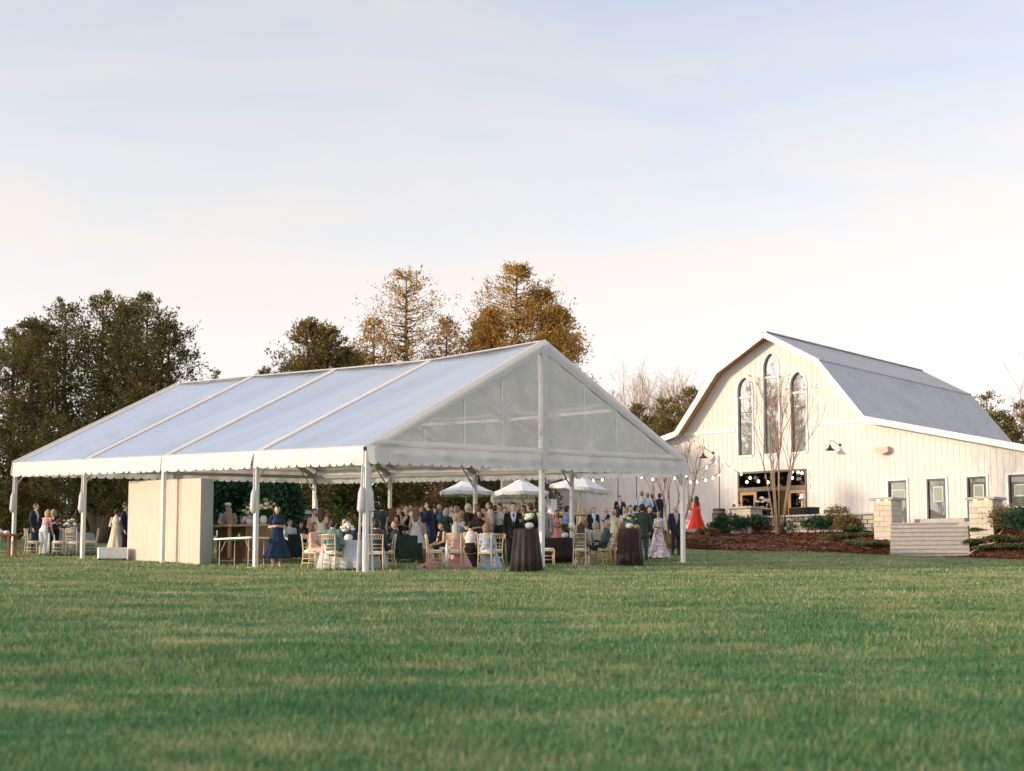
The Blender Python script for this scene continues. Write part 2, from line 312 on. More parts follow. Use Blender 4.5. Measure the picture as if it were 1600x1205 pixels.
def npmesh(name, verts, faces_n, idx, mat, rnd=None, smooth=False):
    """fast mesh from numpy: all faces have faces_n corners"""
    me = bpy.data.meshes.new(name); nv = len(verts); nf = len(idx)//faces_n
    me.vertices.add(nv); me.vertices.foreach_set('co', np.ascontiguousarray(verts, dtype=np.float32).ravel())
    me.loops.add(len(idx)); me.loops.foreach_set('vertex_index', np.ascontiguousarray(idx, dtype=np.int32))
    me.polygons.add(nf); me.polygons.foreach_set('loop_start', np.arange(0, nf*faces_n, faces_n, dtype=np.int32))
    if smooth: me.polygons.foreach_set('use_smooth', np.ones(nf, dtype=bool))
    if mat: me.materials.append(mat)
    if rnd is not None:
        a = me.attributes.new('rnd', 'FLOAT', 'POINT'); a.data.foreach_set('value', np.ascontiguousarray(rnd, dtype=np.float32))
    me.update(calc_edges=True); return me

# ------------------------------------------------------------------ from pixels of the photograph to places
cp, sp_ = math.cos(PITCH), math.sin(PITCH)
def ray(px, py):
    xc, yc = (px-CX)/F, (py-CY)/F
    return Vector((xc, cp+yc*sp_, sp_-yc*cp))
def at(px, py, Y):
    d = ray(px, py); return Vector((0, 0, ZC)) + d*(Y/d.y)
def sstep(a, b, x):
    t = min(1, max(0, (x-a)/(b-a))); return t*t*(3-2*t)
def ground(x, y):
    yy = y if y < 95 else 95 + 22*(1-math.exp(-(y-95)/22))
    z = 0.0454*yy - 0.0046*max(-60, min(60, x))
    return z - 0.016*max(0, min(x, 60)-9)*sstep(40, 56, y)
def gnd(px, py):
    d = ray(px, py); lo, hi = 4, 140
    f = lambda Y: ZC + d.z*Y/d.y - ground(d.x*Y/d.y, Y)
    Y = lo
    while Y < hi and f(Y) > 0: Y += 0.5
    a, b = Y-0.5, Y
    for _ in range(30):
        m = (a+b)/2
        if f(m) > 0: a = m
        else: b = m
    return Vector((d.x*b/d.y, b, ground(d.x*b/d.y, b)))
def gx(px, Y):
    """the ground point seen at column px and depth Y"""
    x = (px-CX)/F*Y
    for _ in range(6):
        x = (px-CX)/F*(Y*cp + (ground(x, Y)-ZC)*sp_)
    return Vector((x, Y, ground(x, Y)))

# ------------------------------------------------------------------ ground
YAW_B = 0.713; BO = Vector((13.76, 77.0, 3.90)); BU = Vector((math.cos(YAW_B), -math.sin(YAW_B), 0)); BD = Vector((math.sin(YAW_B), math.cos(YAW_B), 0))
def bw_(u, w, z=0.0): return BO + BU*u - BD*w + Vector((0, 0, z))          # w metres in front of the barn's facade
def facade(px, py, w=0.0):
    d = ray(px, py); o = Vector((0, 0, ZC)); n = BD
    t = (BO - BD*w - o).dot(n)/d.dot(n); p = o + d*t
    return (p-BO).dot(BU), p.z-BO.z
def barn_uw(x, y):
    d = Vector((x-BO.x, y-BO.y, 0)); return d.dot(BU), -d.dot(BD)

def build_lawn():
    xs = np.concatenate([np.linspace(-400, -45, 12), np.linspace(-42, 42, 169), np.linspace(45, 400, 12)])
    ys = np.concatenate([np.linspace(-60, -4, 8), np.linspace(-3, 100, 207), np.linspace(104, 900, 30)])
    V = [(x, y, ground(x, y) + 0.012*math.sin(1.3*x+0.7*y)*math.sin(0.9*y-0.4*x)) for y in ys for x in xs]
    nx = len(xs); I = [k for j in range(len(ys)-1) for i in range(nx-1) for k in (j*nx+i, j*nx+i+1, (j+1)*nx+i+1, (j+1)*nx+i)]
    o = link('lawn', npmesh('lawn', V, 4, I, M_lawn, np.full(len(V), 0.4), True)); tag(o, kind='structure')
build_lawn()

def build_grass():
    """grass blades in the part of the lawn the camera sees, thinner with distance"""
    vs = []; rn = []
    for y0, y1, dens, ln, wd in ((5.0, 11, 2000, 0.082, 0.010), (11, 16, 1500, 0.082, 0.012), (16, 24, 800, 0.082, 0.016), (24, 36, 380, 0.08, 0.023), (36, 62, 130, 0.08, 0.034)):
        hw = lambda y: 0.365*y + 3.2
        n = int((y1-y0)*(hw(y0)+hw(y1))*dens)
        y = RNG.uniform(y0, y1, n*2); x = RNG.uniform(-1, 1, n*2)*hw(y1); k = np.abs(x) < hw(y); x = x[k][:n]; y = y[k][:n]; n = len(x)
        # tufts: pull blades together
        cx_, cy_ = np.sin(x*3.1+y*1.7)*0.03, np.cos(y*2.9-x*2.3)*0.03
        x = x+cx_; y = y+cy_
        z = 0.0454*y - 0.0046*x - 0.016*np.maximum(0, x-9)*np.clip((y-40)/16, 0, 1)**2*(3-2*np.clip((y-40)/16, 0, 1)) + 0.012*np.sin(1.3*x+0.7*y)*np.sin(0.9*y-0.4*x)
        patch = 0.55+0.45*np.sin(x*1.1+np.sin(y*0.9)*2)*np.sin(y*1.7+np.sin(x*0.6)*2)
        L = ln*RNG.uniform(0.45, 1.15, n)*(0.6+0.6*patch); a = RNG.uniform(0, 2*np.pi, n); t = RNG.uniform(0.15, 1.0, n)
        b = np.stack([x, y, z-0.005], 1); sx = np.stack([np.cos(a+np.pi/2), np.sin(a+np.pi/2), 0*a], 1)*(wd*RNG.uniform(.6, 1.2, n)/2)[:, None]
        tip = b + np.stack([np.cos(a)*L*t*0.8, np.sin(a)*L*t*0.8, L*(1-0.35*t)], 1)
        vs.append(np.stack([b-sx, b+sx, tip], 1).reshape(-1, 3)); rn.append(np.repeat(RNG.uniform(0, 1, n), 3))
    V = np.concatenate(vs); o = link('grass', npmesh('grass', V, 3, np.arange(len(V)), M_lawn, np.concatenate(rn)))
    tag(o, 'short green lawn grass with dry tan patches sloping up to the tent', 'grass', kind='stuff')
build_grass()

# mulch bed in front of the patio, and the raised patio itself
ST_C = (17.25, 60.5); ST_R = -0.277                      # head of the stairs and their turn towards the lawn
def build_bed():
    low = [(1040, 846), (1062, 850), (1100, 859), (1150, 861.5), (1200, 862.5), (1260, 863), (1320, 864.5), (1385, 868), (1450, 870), (1512, 871), (1560, 873), (1600, 875), (1660, 880)]
    up = [(-8, 12.5), (-5.5, 12.3), (-2.5, 12), (0.5, 11.4), (3.2, 10.4), (5.6, 9.9), (8.4, 9.9), (11, 9.9), (13.3, 9.9), (15.6, 9.9), (17.4, 9.9), (19, 9.9), (22, 9.9)]
    P0 = [gnd(*p) for p in low]; P1 = []
    for i, (u, w) in enumerate(up):
        if i >= 7: q = bw_(u, 12.75+.15*math.sin(u*2)); P0[i] = Vector((q.x, q.y, ground(q.x, q.y)))
    for (u, w) in up:
        p = bw_(u, w); zt = 3.62 if u > 3 else 3.80; zt = ground(p.x, p.y) + (zt-ground(p.x, p.y))*sstep(-10, -3, u); P1.append(Vector((p.x, p.y, zt)))
    def lerp(L, t):
        k = t*(len(L)-1); i = min(int(k), len(L)-2); return L[i].lerp(L[i+1], k-i)
    def fn(s, t):
        a, b = lerp(P0, s), lerp(P1, s); p = a.lerp(b, t); u, w = barn_uw(p.x, p.y); k = sstep(9.6, 11.4, u)*(1-sstep(15.6, 17.2, u)); q = sstep(0, 1, t)*0.55+0.45*t; q = q*(1-k)+k*t**1.7; sx_ = (p.x-ST_C[0])*math.cos(ST_R)+(p.y-ST_C[1])*math.sin(ST_R); sy_ = -(p.x-ST_C[0])*math.sin(ST_R)+(p.y-ST_C[1])*math.cos(ST_R); ins = sstep(-1.6, -1.45, sx_)*(1-sstep(1.45, 1.6, sx_))*sstep(-2.7, -2.4, sy_)
        p.z = a.z + (b.z-a.z)*q - .7*ins + 0.10*math.sin(math.pi*t)*(1-k) + 0.03*math.sin(37*s+9*t)*math.sin(23*t+5*s) + 0.004 - (0.12 if t == 0 else 0)
        return p
    o = MB().grid(fn, 110, 34).build('mulch_bed', M_mulch, smooth=True); tag(o, kind='structure'); return fn
bed_fn = build_bed()
def build_bed_chips():
    vs = []; rn = []
    n = 26000
    for k in range(n):
        s, t = RNG.uniform(0.02, .99), RNG.uniform(0.01, 0.99)
        p = bed_fn(s, t); a = RNG.uniform(0, 6.28); L = RNG.uniform(.03, .085); w = L*0.3
        d = Vector((math.cos(a), math.sin(a), RNG.uniform(-.2, .5)))*L; q = Vector((-math.sin(a), math.cos(a), RNG.uniform(-.3, .3)))*w
        p = p + Vector((0, 0, .02)); vs += [p-d-q, p+d-q, p+d+q, p-d+q]; rn += [RNG.uniform()]*4
    m = leafmat('bark_chips', (0.12, 0.048, 0.028), (0.20, 0.085, 0.05), (0.29, 0.14, 0.088), 0.0, 0.5)
    o = link('bark_chips', npmesh('bark_chips', np.array(vs), 4, np.arange(len(vs)), m, np.array(rn)))
    tag(o, 'loose brown bark mulch covering the sloping bed below the barn', 'mulch', kind='stuff')
build_bed_chips()
def build_patio():
    m = MB(); poly = [bw_(u, w) for u, w in ((-9, 12.6), (-5.5, 12.2), (-2.5, 11.9), (0.5, 11.3), (3.2, 10.2), (4.0, 9.75), (11.9, 9.75), (11.9, 10.0), (15.1, 10.0), (15.1, 9.75), (24, 9.75), (24, -0.2), (-18, -0.2), (-18, 6))]
    m.prism([(p.x, p.y) for p in poly], 1.5, 3.895)
    tag(m.build('patio', M_patio), kind='structure')
build_patio()
# ------------------------------------------------------------------ barn
barn = thing('barn', 'white board and batten gambrel barn with pointed arch windows and grey metal roof', 'barn', BO, -YAW_B)
RP = [(-17.0, 2.966), (-5.65, 5.697), (-3.06, 8.897), (0.0, 10.61), (3.06, 8.897), (5.65, 5.697), (17.0, 2.966)]
LB, OV = 18.1, 0.67
def roof_z(u):
    for (a, za), (b, zb) in zip(RP, RP[1:]):
        if a <= u <= b: return za + (zb-za)*(u-a)/(b-a)
    return 2.9
HW = 0.44; WB = 4.318
def arch(u, c, spring, apex):
    t = abs(u-c)/HW
    return spring + (apex-spring)*math.sqrt(max(0, 1-t**1.6)) if t < 1 else None
WIN = [(-1.62, 7.85, 8.51), (0.0, 8.85, 9.66), (1.62, 7.85, 8.51)]
DOORS = [(6.594, 7.585), (8.644, 9.617), (10.69, 11.65), (12.73, 13.70)]
ENT = (-2.14, 2.03, 3.425); DTOP = 2.564
def openings(u):
    r = []
    for c, s, a in WIN:
        if abs(u-c) < HW: r.append((WB, arch(u, c, s, a)))
    for a, b in DOORS:
        if a < u < b: r.append((0, DTOP))
    if ENT[0] < u < ENT[1]: r.append((0, ENT[2]))
    return sorted(r)
def build_barn():
    # facade wall as columns between openings
    us = {-16.4, 16.4, ENT[0], ENT[1], -5.65, -3.06, 0.0, 3.06, 5.65}
    for a, b in DOORS: us |= {a, b}
    for c, s, a in WIN:
        for k in range(-8, 9): us.add(c+HW*math.sin(k/8*math.pi/2))
    us = sorted(us); m = MB()
    for a, b in zip(us, us[1:]):
        mid = (a+b)/2; ops = openings(mid); eps = 1e-4
        oa, ob = openings(a+eps), openings(b-eps)
        za, zb = -2.0, -2.0
        for k in range(len(ops)+1):
            if k < len(ops): ta, tb = oa[k][0], ob[k][0]
            else: ta, tb = roof_z(a)-0.05, roof_z(b)-0.05
            if ta > za+1e-3 or tb > zb+1e-3: m.add([(a, 0, za), (b, 0, zb), (b, 0, tb), (a, 0, ta)], [(0, 1, 2, 3)])
            if k < len(ops): za, zb = oa[k][1], ob[k][1]
    # side walls and back
    m.add([(-16.4, 0, -2), (-16.4, LB-.7, -2), (-16.4, LB-.7, 3.05), (-16.4, 0, 3.05)], [(3, 2, 1, 0)])
    m.add([(16.4, 0, -2), (16.4, LB-.7, -2), (16.4, LB-.7, 3.05), (16.4, 0, 3.05)], [(0, 1, 2, 3)])
    bk = [(-16.4, LB-.7, -2)] + [(u, LB-.7, z-.05) for u, z in RP[1:-1]] + [(16.4, LB-.7, 3.0), (16.4, LB-.7, -2)]
    bk.insert(1, (-16.4, LB-.7, 3.0)); m.add(bk, [tuple(range(len(bk)))])
    m.build('wall', M_siding, barn)
    # battens: one mesh shared, scaled per piece
    bm_ = MB().box(-0.5, 0.5, -1, 0, 0, 1).mesh('batten', M_siding)
    u = -16.2
    while u < 16.3:
        z = -0.3
        iv = []
        for a, b in openings(u) + openings(u+.03) + openings(u-.03): iv.append((a-0.14, b+0.14))
        iv.sort(); top = roof_z(u)-0.06
        for a, b in iv + [(top, top)]:
            if a - z > 0.15: link('batten', bm_, barn, (u, -0.001, z), None, (0.05, 0.012, min(a, top)-z))
            z = max(z, b)
        u += 0.305
    # horizontal trim bands
    for a, b in ((-5.6, -2.25), (2.25, 5.6)): MB().box(a, b, -0.045, -0.001, 5.62, 5.78).build('trim_band', M_trim, barn)
    # roof slabs, white rakes, soffits
    for k, ((a, za), (b, zb)) in enumerate(zip(RP, RP[1:])):
        d = Vector((b-a, 0, zb-za)).normalized(); n = Vector((-d.z, 0, d.x)); e = 0.02
        A, B = Vector((a, 0, za)), Vector((b, 0, zb))
        t = 0.12; m = MB(); vs = []
        for y in (-OV, LB):
            for p in (A, B): vs += [p+Vector((0, y, 0)), p+n*t+Vector((0, y, 0))]
        m.add(vs, [(0, 1, 3, 2), (4, 6, 7, 5), (1, 5, 7, 3), (0, 2, 6, 4), (0, 4, 5, 1), (2, 3, 7, 6)])
        rp = m.build('roof_panel', M_roofmetal, barn)
        r = MB(); L = (B-A).length; nr = int((LB+OV)/0.305)
        for i in range(nr+1):
            y = -OV + 0.05 + i*(LB+OV-0.1)/nr
            r.bar(A+n*(t+.012)+Vector((0, y, 0)), B+n*(t+.012)+Vector((0, y, 0)), 0.035, 0.03, up=n)
        tag(r.build('seam_rib', M_roofmetal, rp), kind='stuff')
        # rake board at the front and back edge
        for y in (-OV-0.03, LB+0.03):
            f = MB(); h = 0.27
            vs = []
            for yy in (y-0.022, y+0.022):
                vs += [A+n*(t+.03)+Vector((0, yy, 0)), B+n*(t+.03)+Vector((0, yy, 0)), B-n*(h-t)+Vector((0, yy, 0)), A-n*(h-t)+Vector((0, yy, 0))]
            f.add(vs, [(0, 1, 2, 3), (7, 6, 5, 4), (0, 4, 5, 1), (1, 5, 6, 2), (2, 6, 7, 3), (3, 7, 4, 0)]); f.build('rake_board', M_trim, barn)
        MB().add([A-n*.02+Vector((0, -OV, 0)), B-n*.02+Vector((0, -OV, 0)), B-n*.02, A-n*.02], [(0, 1, 2, 3)]).build('soffit', M_doorwood if k in (1, 2) else M_trim, barn)
    # ridge cap and the flashing strip at the break of the roof
    MB().bar((0, -OV, 10.76), (0, LB, 10.76), 0.35, 0.05).build('ridge_cap', M_roofmetal, barn)
    for s in (-1, 1): MB().bar((s*3.13, -OV, 8.98), (s*3.13, LB, 8.98), 0.22, 0.09).build('break_flashing', M_black if False else M_roofmetal, barn)
    # arched windows
    for ci, (c, s, a) in enumerate(WIN):
        out_ = [(c-HW, WB), (c+HW, WB)] + [(c+HW*math.sin(k/10*math.pi/2), arch(c+HW*math.sin(k/10*math.pi/2)*0.9999, c, s, a)) for k in range(10, -11, -1)]
        ww = thing('arched_window', None, None); ww.parent = barn; ww.name = 'arched_window'
        tr = [8.40 if ci == 1 else 7.448]; mu = 6.646
        def pane(z0, z1, bar0):
            pts = [p for p in out_ if z0 <= p[1] <= z1]
            left = [(c-HW, z0), (c+HW, z0)]; poly = left + ([(c+HW, z1), (c-HW, z1)] if z1 < s else [p for p in out_ if p[1] > z0+1e-4 and p[1] <= 99])
            MB().add([(x, 0.13, z) for x, z in poly], [tuple(range(len(poly)))]).build('pane', M_winglass, ww)
        pane(WB, mu, 0); pane(mu, tr[0], 0)
        pts = [(c-HW, tr[0]), (c+HW, tr[0])] + [p for p in out_ if p[1] > tr[0]]
        MB().add([(x, 0.13, z) for x, z in pts], [tuple(range(len(pts)))]).build('pane', M_winglass, ww)
        fr = MB(); ring = out_ + [out_[0]]
        for (x0, z0), (x1, z1) in zip(ring, ring[1:]):      # reveal and casing
            if abs(x1-x0)+abs(z1-z0) < 1e-4: continue
            fr.add([(x0, -0.05, z0), (x1, -0.05, z1), (x1, 0.14, z1), (x0, 0.14, z0)], [(0, 1, 2, 3)])
            dx, dz = x1-x0, z1-z0; l = math.hypot(dx, dz); nx_, nz_ = dz/l*0.10, -dx/l*0.10
            fr.add([(x0, -0.05, z0), (x1, -0.05, z1), (x1+nx_, -0.05, z1+nz_), (x0+nx_, -0.05, z0+nz_)], [(0, 3, 2, 1)])
            fr.add([(x0+nx_, -0.05, z0+nz_), (x1+nx_, -0.05, z1+nz_), (x1+nx_, -0.001, z1+nz_), (x0+nx_, -0.001, z0+nz_)], [(0, 3, 2, 1)])
        fr.build('window_frame', M_trim, ww)
        MB().box(c-HW, c+HW, 0.07, 0.12, tr[0]-.05, tr[0]+.06).build('transom_bar', M_trim, ww)
        MB().box(c-HW, c+HW, 0.09, 0.12, mu-.018, mu+.018).build('muntin', M_darkframe, ww)
    # side doors, each with a pale green frame round a grey-green sheet
    frame_boxes = [((1393, 1415.5), (765.5, 783)), ((1457.5, 1474), (760.5, 784)), ((1520.5, 1537.5), (757.5, 777)), ((1584, 1606), (757, 775))]
    M_paleframe = simple('pale_green_frame', (0.55, 0.58, 0.42), 0.6, 0.05)
    M_sheet = simple('grey_green_sheet', (0.16, 0.20, 0.17), 0.3, 0.15)
    for (a, b), nb in zip(DOORS, frame_boxes):
        dr = thing('side_door', None, None); dr.parent = barn
        f = MB(); f.box(a, a+.07, -.03, .12, 0, DTOP).box(b-.07, b, -.03, .12, 0, DTOP).box(a+.07, b-.07, -.03, .12, DTOP-.08, DTOP).box(a+.07, b-.07, -.03, .12, 0, .22); f.build('door_frame', M_darkframe, dr)
        MB().add([(a+.07, .06, .22), (b-.07, .06, .22), (b-.07, .06, DTOP-.08), (a+.07, .06, DTOP-.08)], [(0, 1, 2, 3)]).build('pane', M_doorglass, dr)
        u0, zt = facade(nb[0][0], nb[1][0]); u1, zb = facade(nb[0][1], nb[1][1]); u0 = max(u0, a+.09); u1 = min(u1, b-.08)
        g = MB(); w = .055; y0, y1 = .03, .055
        g.box(u0, u1, y0, y1, zt-w, zt).box(u0, u1, y0, y1, zb, zb+w).box(u0, u0+w, y0, y1, zb+w, zt-w).box(u1-w, u1, y0, y1, zb+w, zt-w); g.build('pale_frame', M_paleframe, dr)
        MB().box(u0+w, u1-w, .045, .056, zb+w, zt-w).build('framed_sheet', M_sheet, dr)
        MB().bar((b-.11, -.06, 1.0), (b-.11, -.06, 1.25), .025).build('door_handle', M_black, dr)
        cs = MB(); y0, y1 = -.055, -.004
        cs.box(a-.1, a-.001, y0, y1, 0, DTOP+.1).box(b+.001, b+.1, y0, y1, 0, DTOP+.1).box(a-.001, b+.001, y0, y1, DTOP+.001, DTOP+.1); cs.build('door_casing', M_trim, dr)
    # entrance: dark frame, glazed transom, open honey-wood doors, dim room behind
    e = thing('entrance', None, None); e.parent = barn; a, b, tz = ENT; T = 2.35
    f = MB(); f.box(a, a+.09, -.04, .14, 0, tz).box(b-.09, b, -.04, .14, 0, tz).box(a+.09, b-.09, -.04, .14, tz-.1, tz).box(a+.09, b-.09, -.04, .14, T, T+.22)
    f.box(-.12, .10, -.045, .145, T+.22, tz-.1); f.build('entrance_frame', M_darkframe, e)
    MB().add([(a+.09, .08, T+.22), (-.12, .08, T+.22), (-.12, .08, tz-.1), (a+.09, .08, tz-.1)], [(0, 1, 2, 3)]).build('transom_pane', M_clear, e)
    MB().add([(.10, .08, T+.22), (b-.09, .08, T+.22), (b-.09, .08, tz-.1), (.10, .08, tz-.1)], [(0, 1, 2, 3)]).build('transom_pane', M_clear, e)
    for (x0, x1) in ((a+.09, a+1.14), (b-1.13, b-.09)):
        d = MB(); w = .17; y0, y1 = .0, .07
        d.box(x0, x0+w, y0, y1, 0.02, T).box(x1-w, x1, y0, y1, .02, T).box(x0+w, x1-w, y0, y1, T-w, T).box(x0+w, x1-w, y0, y1, .02, .30)
        dd = d.build('glazed_door', M_doorwood, e)
        MB().add([(x0+w, .04, .3), (x1-w, .04, .3), (x1-w, .04, T-w), (x0+w, .04, T-w)], [(0, 1, 2, 3)]).build('pane', M_clear, dd)
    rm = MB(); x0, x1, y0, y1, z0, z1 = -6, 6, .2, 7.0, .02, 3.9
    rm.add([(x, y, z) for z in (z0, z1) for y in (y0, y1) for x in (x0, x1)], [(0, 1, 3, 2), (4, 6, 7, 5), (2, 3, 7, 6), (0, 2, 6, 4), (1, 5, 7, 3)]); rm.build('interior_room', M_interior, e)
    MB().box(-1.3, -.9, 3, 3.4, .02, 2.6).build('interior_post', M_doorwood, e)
    # gooseneck lamps
    for px, py in ((1297, 704), (1099, 716)):
        u, z = facade(px, py, 0.55); L = thing('gooseneck_lamp', None, None); L.parent = barn; L.location = (u, 0, z)
        uw = 0.28
        MB().lathe([(.24, 0), (.23, .03), (.13, .11), (.075, .16), (.05, .26), (.02, .28)], 18, (0, -.55, 0)).build('lamp_shade', M_black, L, True)
        MB().tube([(0, -.55, .27), (0, -.55, .42), (0.02, -.48, .52), (.08, -.36, .50), (.18, -.18, .36), (uw, -.03, .30)], .016, 6).build('lamp_arm', M_black, L, True)
        MB().lathe([(.07, 0), (.07, .05), (.0, .055)], 12).build('wall_plate', M_black, L).matrix_local = Matrix.Translation((uw, 0, .30)) @ Matrix.Rotation(R(90), 4, 'X')
    u, z = facade(1379, 702, .15); MB().prism([(u-.36, z+.08), (u+.34, z+.12), (u+.36, z-.14), (u+.05, z-.26), (u-.34, z-.16)], -.32, -.01, plane='xz').build('flood_light', simple('peach_plastic', (.62, .42, .30), .5, .05), barn)
build_barn()
# hanging lights inside the entrance
for k, (px, py) in enumerate([(1158, 741), (1172, 747), (1167, 753.5), (1185, 752.5), (1200, 754), (1238, 737.5), (1247, 738), (1253, 739.5), (1238, 747), (1174, 778), (1232, 784), (1247, 769)]):
    p = at(px, py, 78.2 if k < 9 else 75.5); u, w = barn_uw(p.x, p.y)
    if w > -0.3 and k < 9: p = at(px, py, 80); 
    zt = BO.z + 3.85 if k < 9 else BO.z + 3.4
    if k >= 9: continue
    o = thing('pendant_light', 'small lit pendant bulb hanging inside the barn entrance', 'pendant light', p, 0, 'bulbs inside the barn entrance')
    MB().lathe([(0, -.08), (.055, -.05), (.075, 0), (.05, .06), (.02, .09)], 10).build('bulb', M_bulb, o, True)
    MB().tube([(0, 0, .085), (0, 0, max(.2, zt-p.z))], .008, 4).build('cord', M_black, o)

# ------------------------------------------------------------------ patio wall, pillars, steps
def stone_wall(u0, u1, w, z0, z1, label, seed):
    rnd = random.Random(seed); L = u1-u0; p = bw_(u0, w, 0); t = thing('stone_wall', label, 'wall', (p.x, p.y, BO.z+z0), -YAW_B); H = z1-z0
    MB().box(0, L, .06, .40, -.3, H-.08).build('core', M_mortar, t)
    var = []
    for i in range(5):
        m = MB(); j = lambda: rnd.uniform(-.06, .06)
        pts = [(-.5+abs(j()), j()*.0, abs(j())), (.5-abs(j()), 0, abs(j())), (.5-abs(j()), 0, 1-abs(j())), (-.5+abs(j()), 0, 1-abs(j()))]
        fr = [(x*.86, -1, .07+z*.86) for x, _, z in pts]
        m.add(pts+fr, [(4, 5, 6, 7), (0, 1, 5, 4), (1, 2, 6, 5), (2, 3, 7, 6), (3, 0, 4, 7)]); var.append(m.mesh('stone', M_stone[i]))
    z = -.12
    while z < H-.12:
        h = min(rnd.uniform(.13, .21), H-.085-z); x = 0
        if h < .05: break
        while x < L-.02:
            l = min(rnd.uniform(.22, .55), L-x)
            link('stone', rnd.choice(var), t, (x+l/2, .058, z), None, (l*.97, rnd.uniform(.03, .09), h*.95)); x += l
        z += h
    n = max(1, round(L/.9))
    for i in range(n): MB().box(i*L/n+.006, (i+1)*L/n-.006, -.06, .45, H-.075, H+rnd.uniform(-.005, .012)).build('cap_stone', M_concrete, t)
    return t
def wall_top(px, py, w): return facade(px, py, w)
stone_wall(4.75, 11.02, 10.05, -.5, .50, 'low rubble stone patio wall between the bare tree and the stairs', 3)
stone_wall(16.3, 20.5, 10.05, -.5, .55, 'short rubble stone wall right of the stair pillars', 5)
def pillar(u0, u1, w, ztop, label, d=1.0, lit=True):
    p = bw_(u0, w); t = thing('stone_pillar', label, 'pillar', (p.x, p.y, BO.z-.8), -YAW_B); L = u1-u0; H = ztop+.8; rnd = random.Random(int(u0*10))
    MB().box(.02, L-.02, .02, d-.02, 0, H-.1).build('core', M_pillar[2], t)
    var = [MB().add([(-.5, 0, 0), (.5, 0, 0), (.5, 0, 1), (-.5, 0, 1), (-.49, -1, .03), (.49, -1, .03), (.49, -1, .97), (-.49, -1, .97)], [(4, 5, 6, 7), (0, 1, 5, 4), (1, 2, 6, 5), (2, 3, 7, 6), (3, 0, 4, 7)]).mesh('block', m) for m in M_pillar]
    z = 0; row = 0
    while z < H-.14:
        h = min(.22, H-.1-z)
        for (ox, oy, rz, ln) in ((0, .019, 0, L), (L-.019, 0, math.pi/2, d), (.019, d, -math.pi/2, d)):
            x = 0; first = ln*(.34 if row % 2 else .55)
            for l in (first, ln-first):
                c = Vector((ox, oy, z)) + Vector((math.cos(rz), math.sin(rz), 0))*(x+l/2); link('block', rnd.choice(var), t, c, rz, (l-.004, rnd.uniform(.022, .03), h-.004)); x += l
        z += h; row += 1
    MB().box(-.12, L+.12, -.12, d+.12, H-.1, H).build('cap_stone', M_concrete, t)
    if lit:
        for fx in (.3, .75):
            lm = MB().box(L*fx-.04, L*fx+.04, -.10, -.05, H-.16, H-.10).build('cap_light', M_bulb, t)
    return t
def span(px0, px1, py, w): return facade(px0, py, w)[0], facade(px1, py, w)[0]
a0, a1 = span(1365, 1393, 800, 10.6); zt = facade(1380, 777.5, 10.6)[1]
pillar(a0, a1, 10.6, zt, 'warm stone pillar with lit cap left of the wide stairs')
b0, b1 = span(1514.5, 1551.5, 800, 10.6); zt = facade(1530, 777, 10.6)[1]
pillar(b0, b1, 10.6, zt, 'warm stone pillar with lit cap right of the wide stairs')
c0, c1 = span(1141, 1173, 810, 10.4); zt = facade(1157, 791.5, 10.4)[1]
pillar(c0, c1, 10.4, zt, 'stone pillar with grey slab cap beside the wooden barrel', lit=False)
def build_steps():
    n, L, tr = 8, 3.05, 0.30; b = Vector(ST_C+(0,)) + Vector((math.sin(ST_R), -math.cos(ST_R), 0))*tr*n; bot = ground(b.x, b.y); rise = (BO.z-.02-bot)/n
    t = thing('stairs', 'wide pale cast stone stairs climbing from lawn to patio', 'stairs', (ST_C[0], ST_C[1], bot), ST_R)
    MB().box(-L/2, L/2, .05, 1.3, n*rise-.5, n*rise).build('landing', M_concrete, t)
    for k in range(n):
        z1 = (n-k)*rise; y1 = -tr*k; j = L*(0.42+0.14*(k % 2))-L/2
        for x0, x1 in ((-L/2, j-.004), (j+.004, L/2)):
            o = MB().box(x0, x1, y1-tr, y1+.049, z1-rise-.35, z1-.055).build('step_block', M_concrete, t); MB().box(x0, x1, y1-tr-.05, y1+.03, z1-.053, z1).build('tread_slab', M_concrete, o)
build_steps()
# bench across the top of the stairs
def build_bench():
    u0, u1 = span(1433, 1511, 815, 9.2); zt = facade(1470, 810.5, 9.2)[1]; p = bw_(u0, 9.2)
    t = thing('stone_bench', 'low grey bench at the top of the stairs before the dark doors', 'bench', (p.x, p.y, BO.z-.004), -YAW_B); L = u1-u0
    MB().box(0, L, -.25, .25, zt-.2, zt).build('seat', M_concrete, t)
    for x in (.1, L-.3): MB().box(x, x+.2, -.18, .18, 0, zt-.2).build('leg', M_mortar, t)
build_bench()
# ------------------------------------------------------------------ clear tent
TS = 0.896; TY = 0.7885; TA = Vector((-4.0017*TS, 40*TS, 0)); TW, TB, TH, TR = 13.9459*TS, 5.1267*TS, 3.4401*TS, 3.4195*TS
TG = Vector((math.cos(TY), math.sin(TY), 0)); TL = Vector((-math.sin(TY), math.cos(TY), 0)); TA.z = ground(TA.x, TA.y)
TLEN = 4*TB
tent = thing('clear_tent', 'long white framed marquee with clear vinyl roof and scalloped valance', 'tent', TA, TY)
def tw(x, y, z=0.0):
    p = TA + TG*x + TL*y; return Vector((p.x, p.y, ground(p.x, p.y)+z))
def tz(x, y, z=0.0):                               # tent-local point, height measured from the sloping lawn
    p = TA + TG*x + TL*y; return Vector((x, y, 0.0454*p.y-0.0046*p.x - TA.z + z))
RDZ = [0.10, -0.09, -0.05, 0.02, 0.05]             # ridge is not quite straight
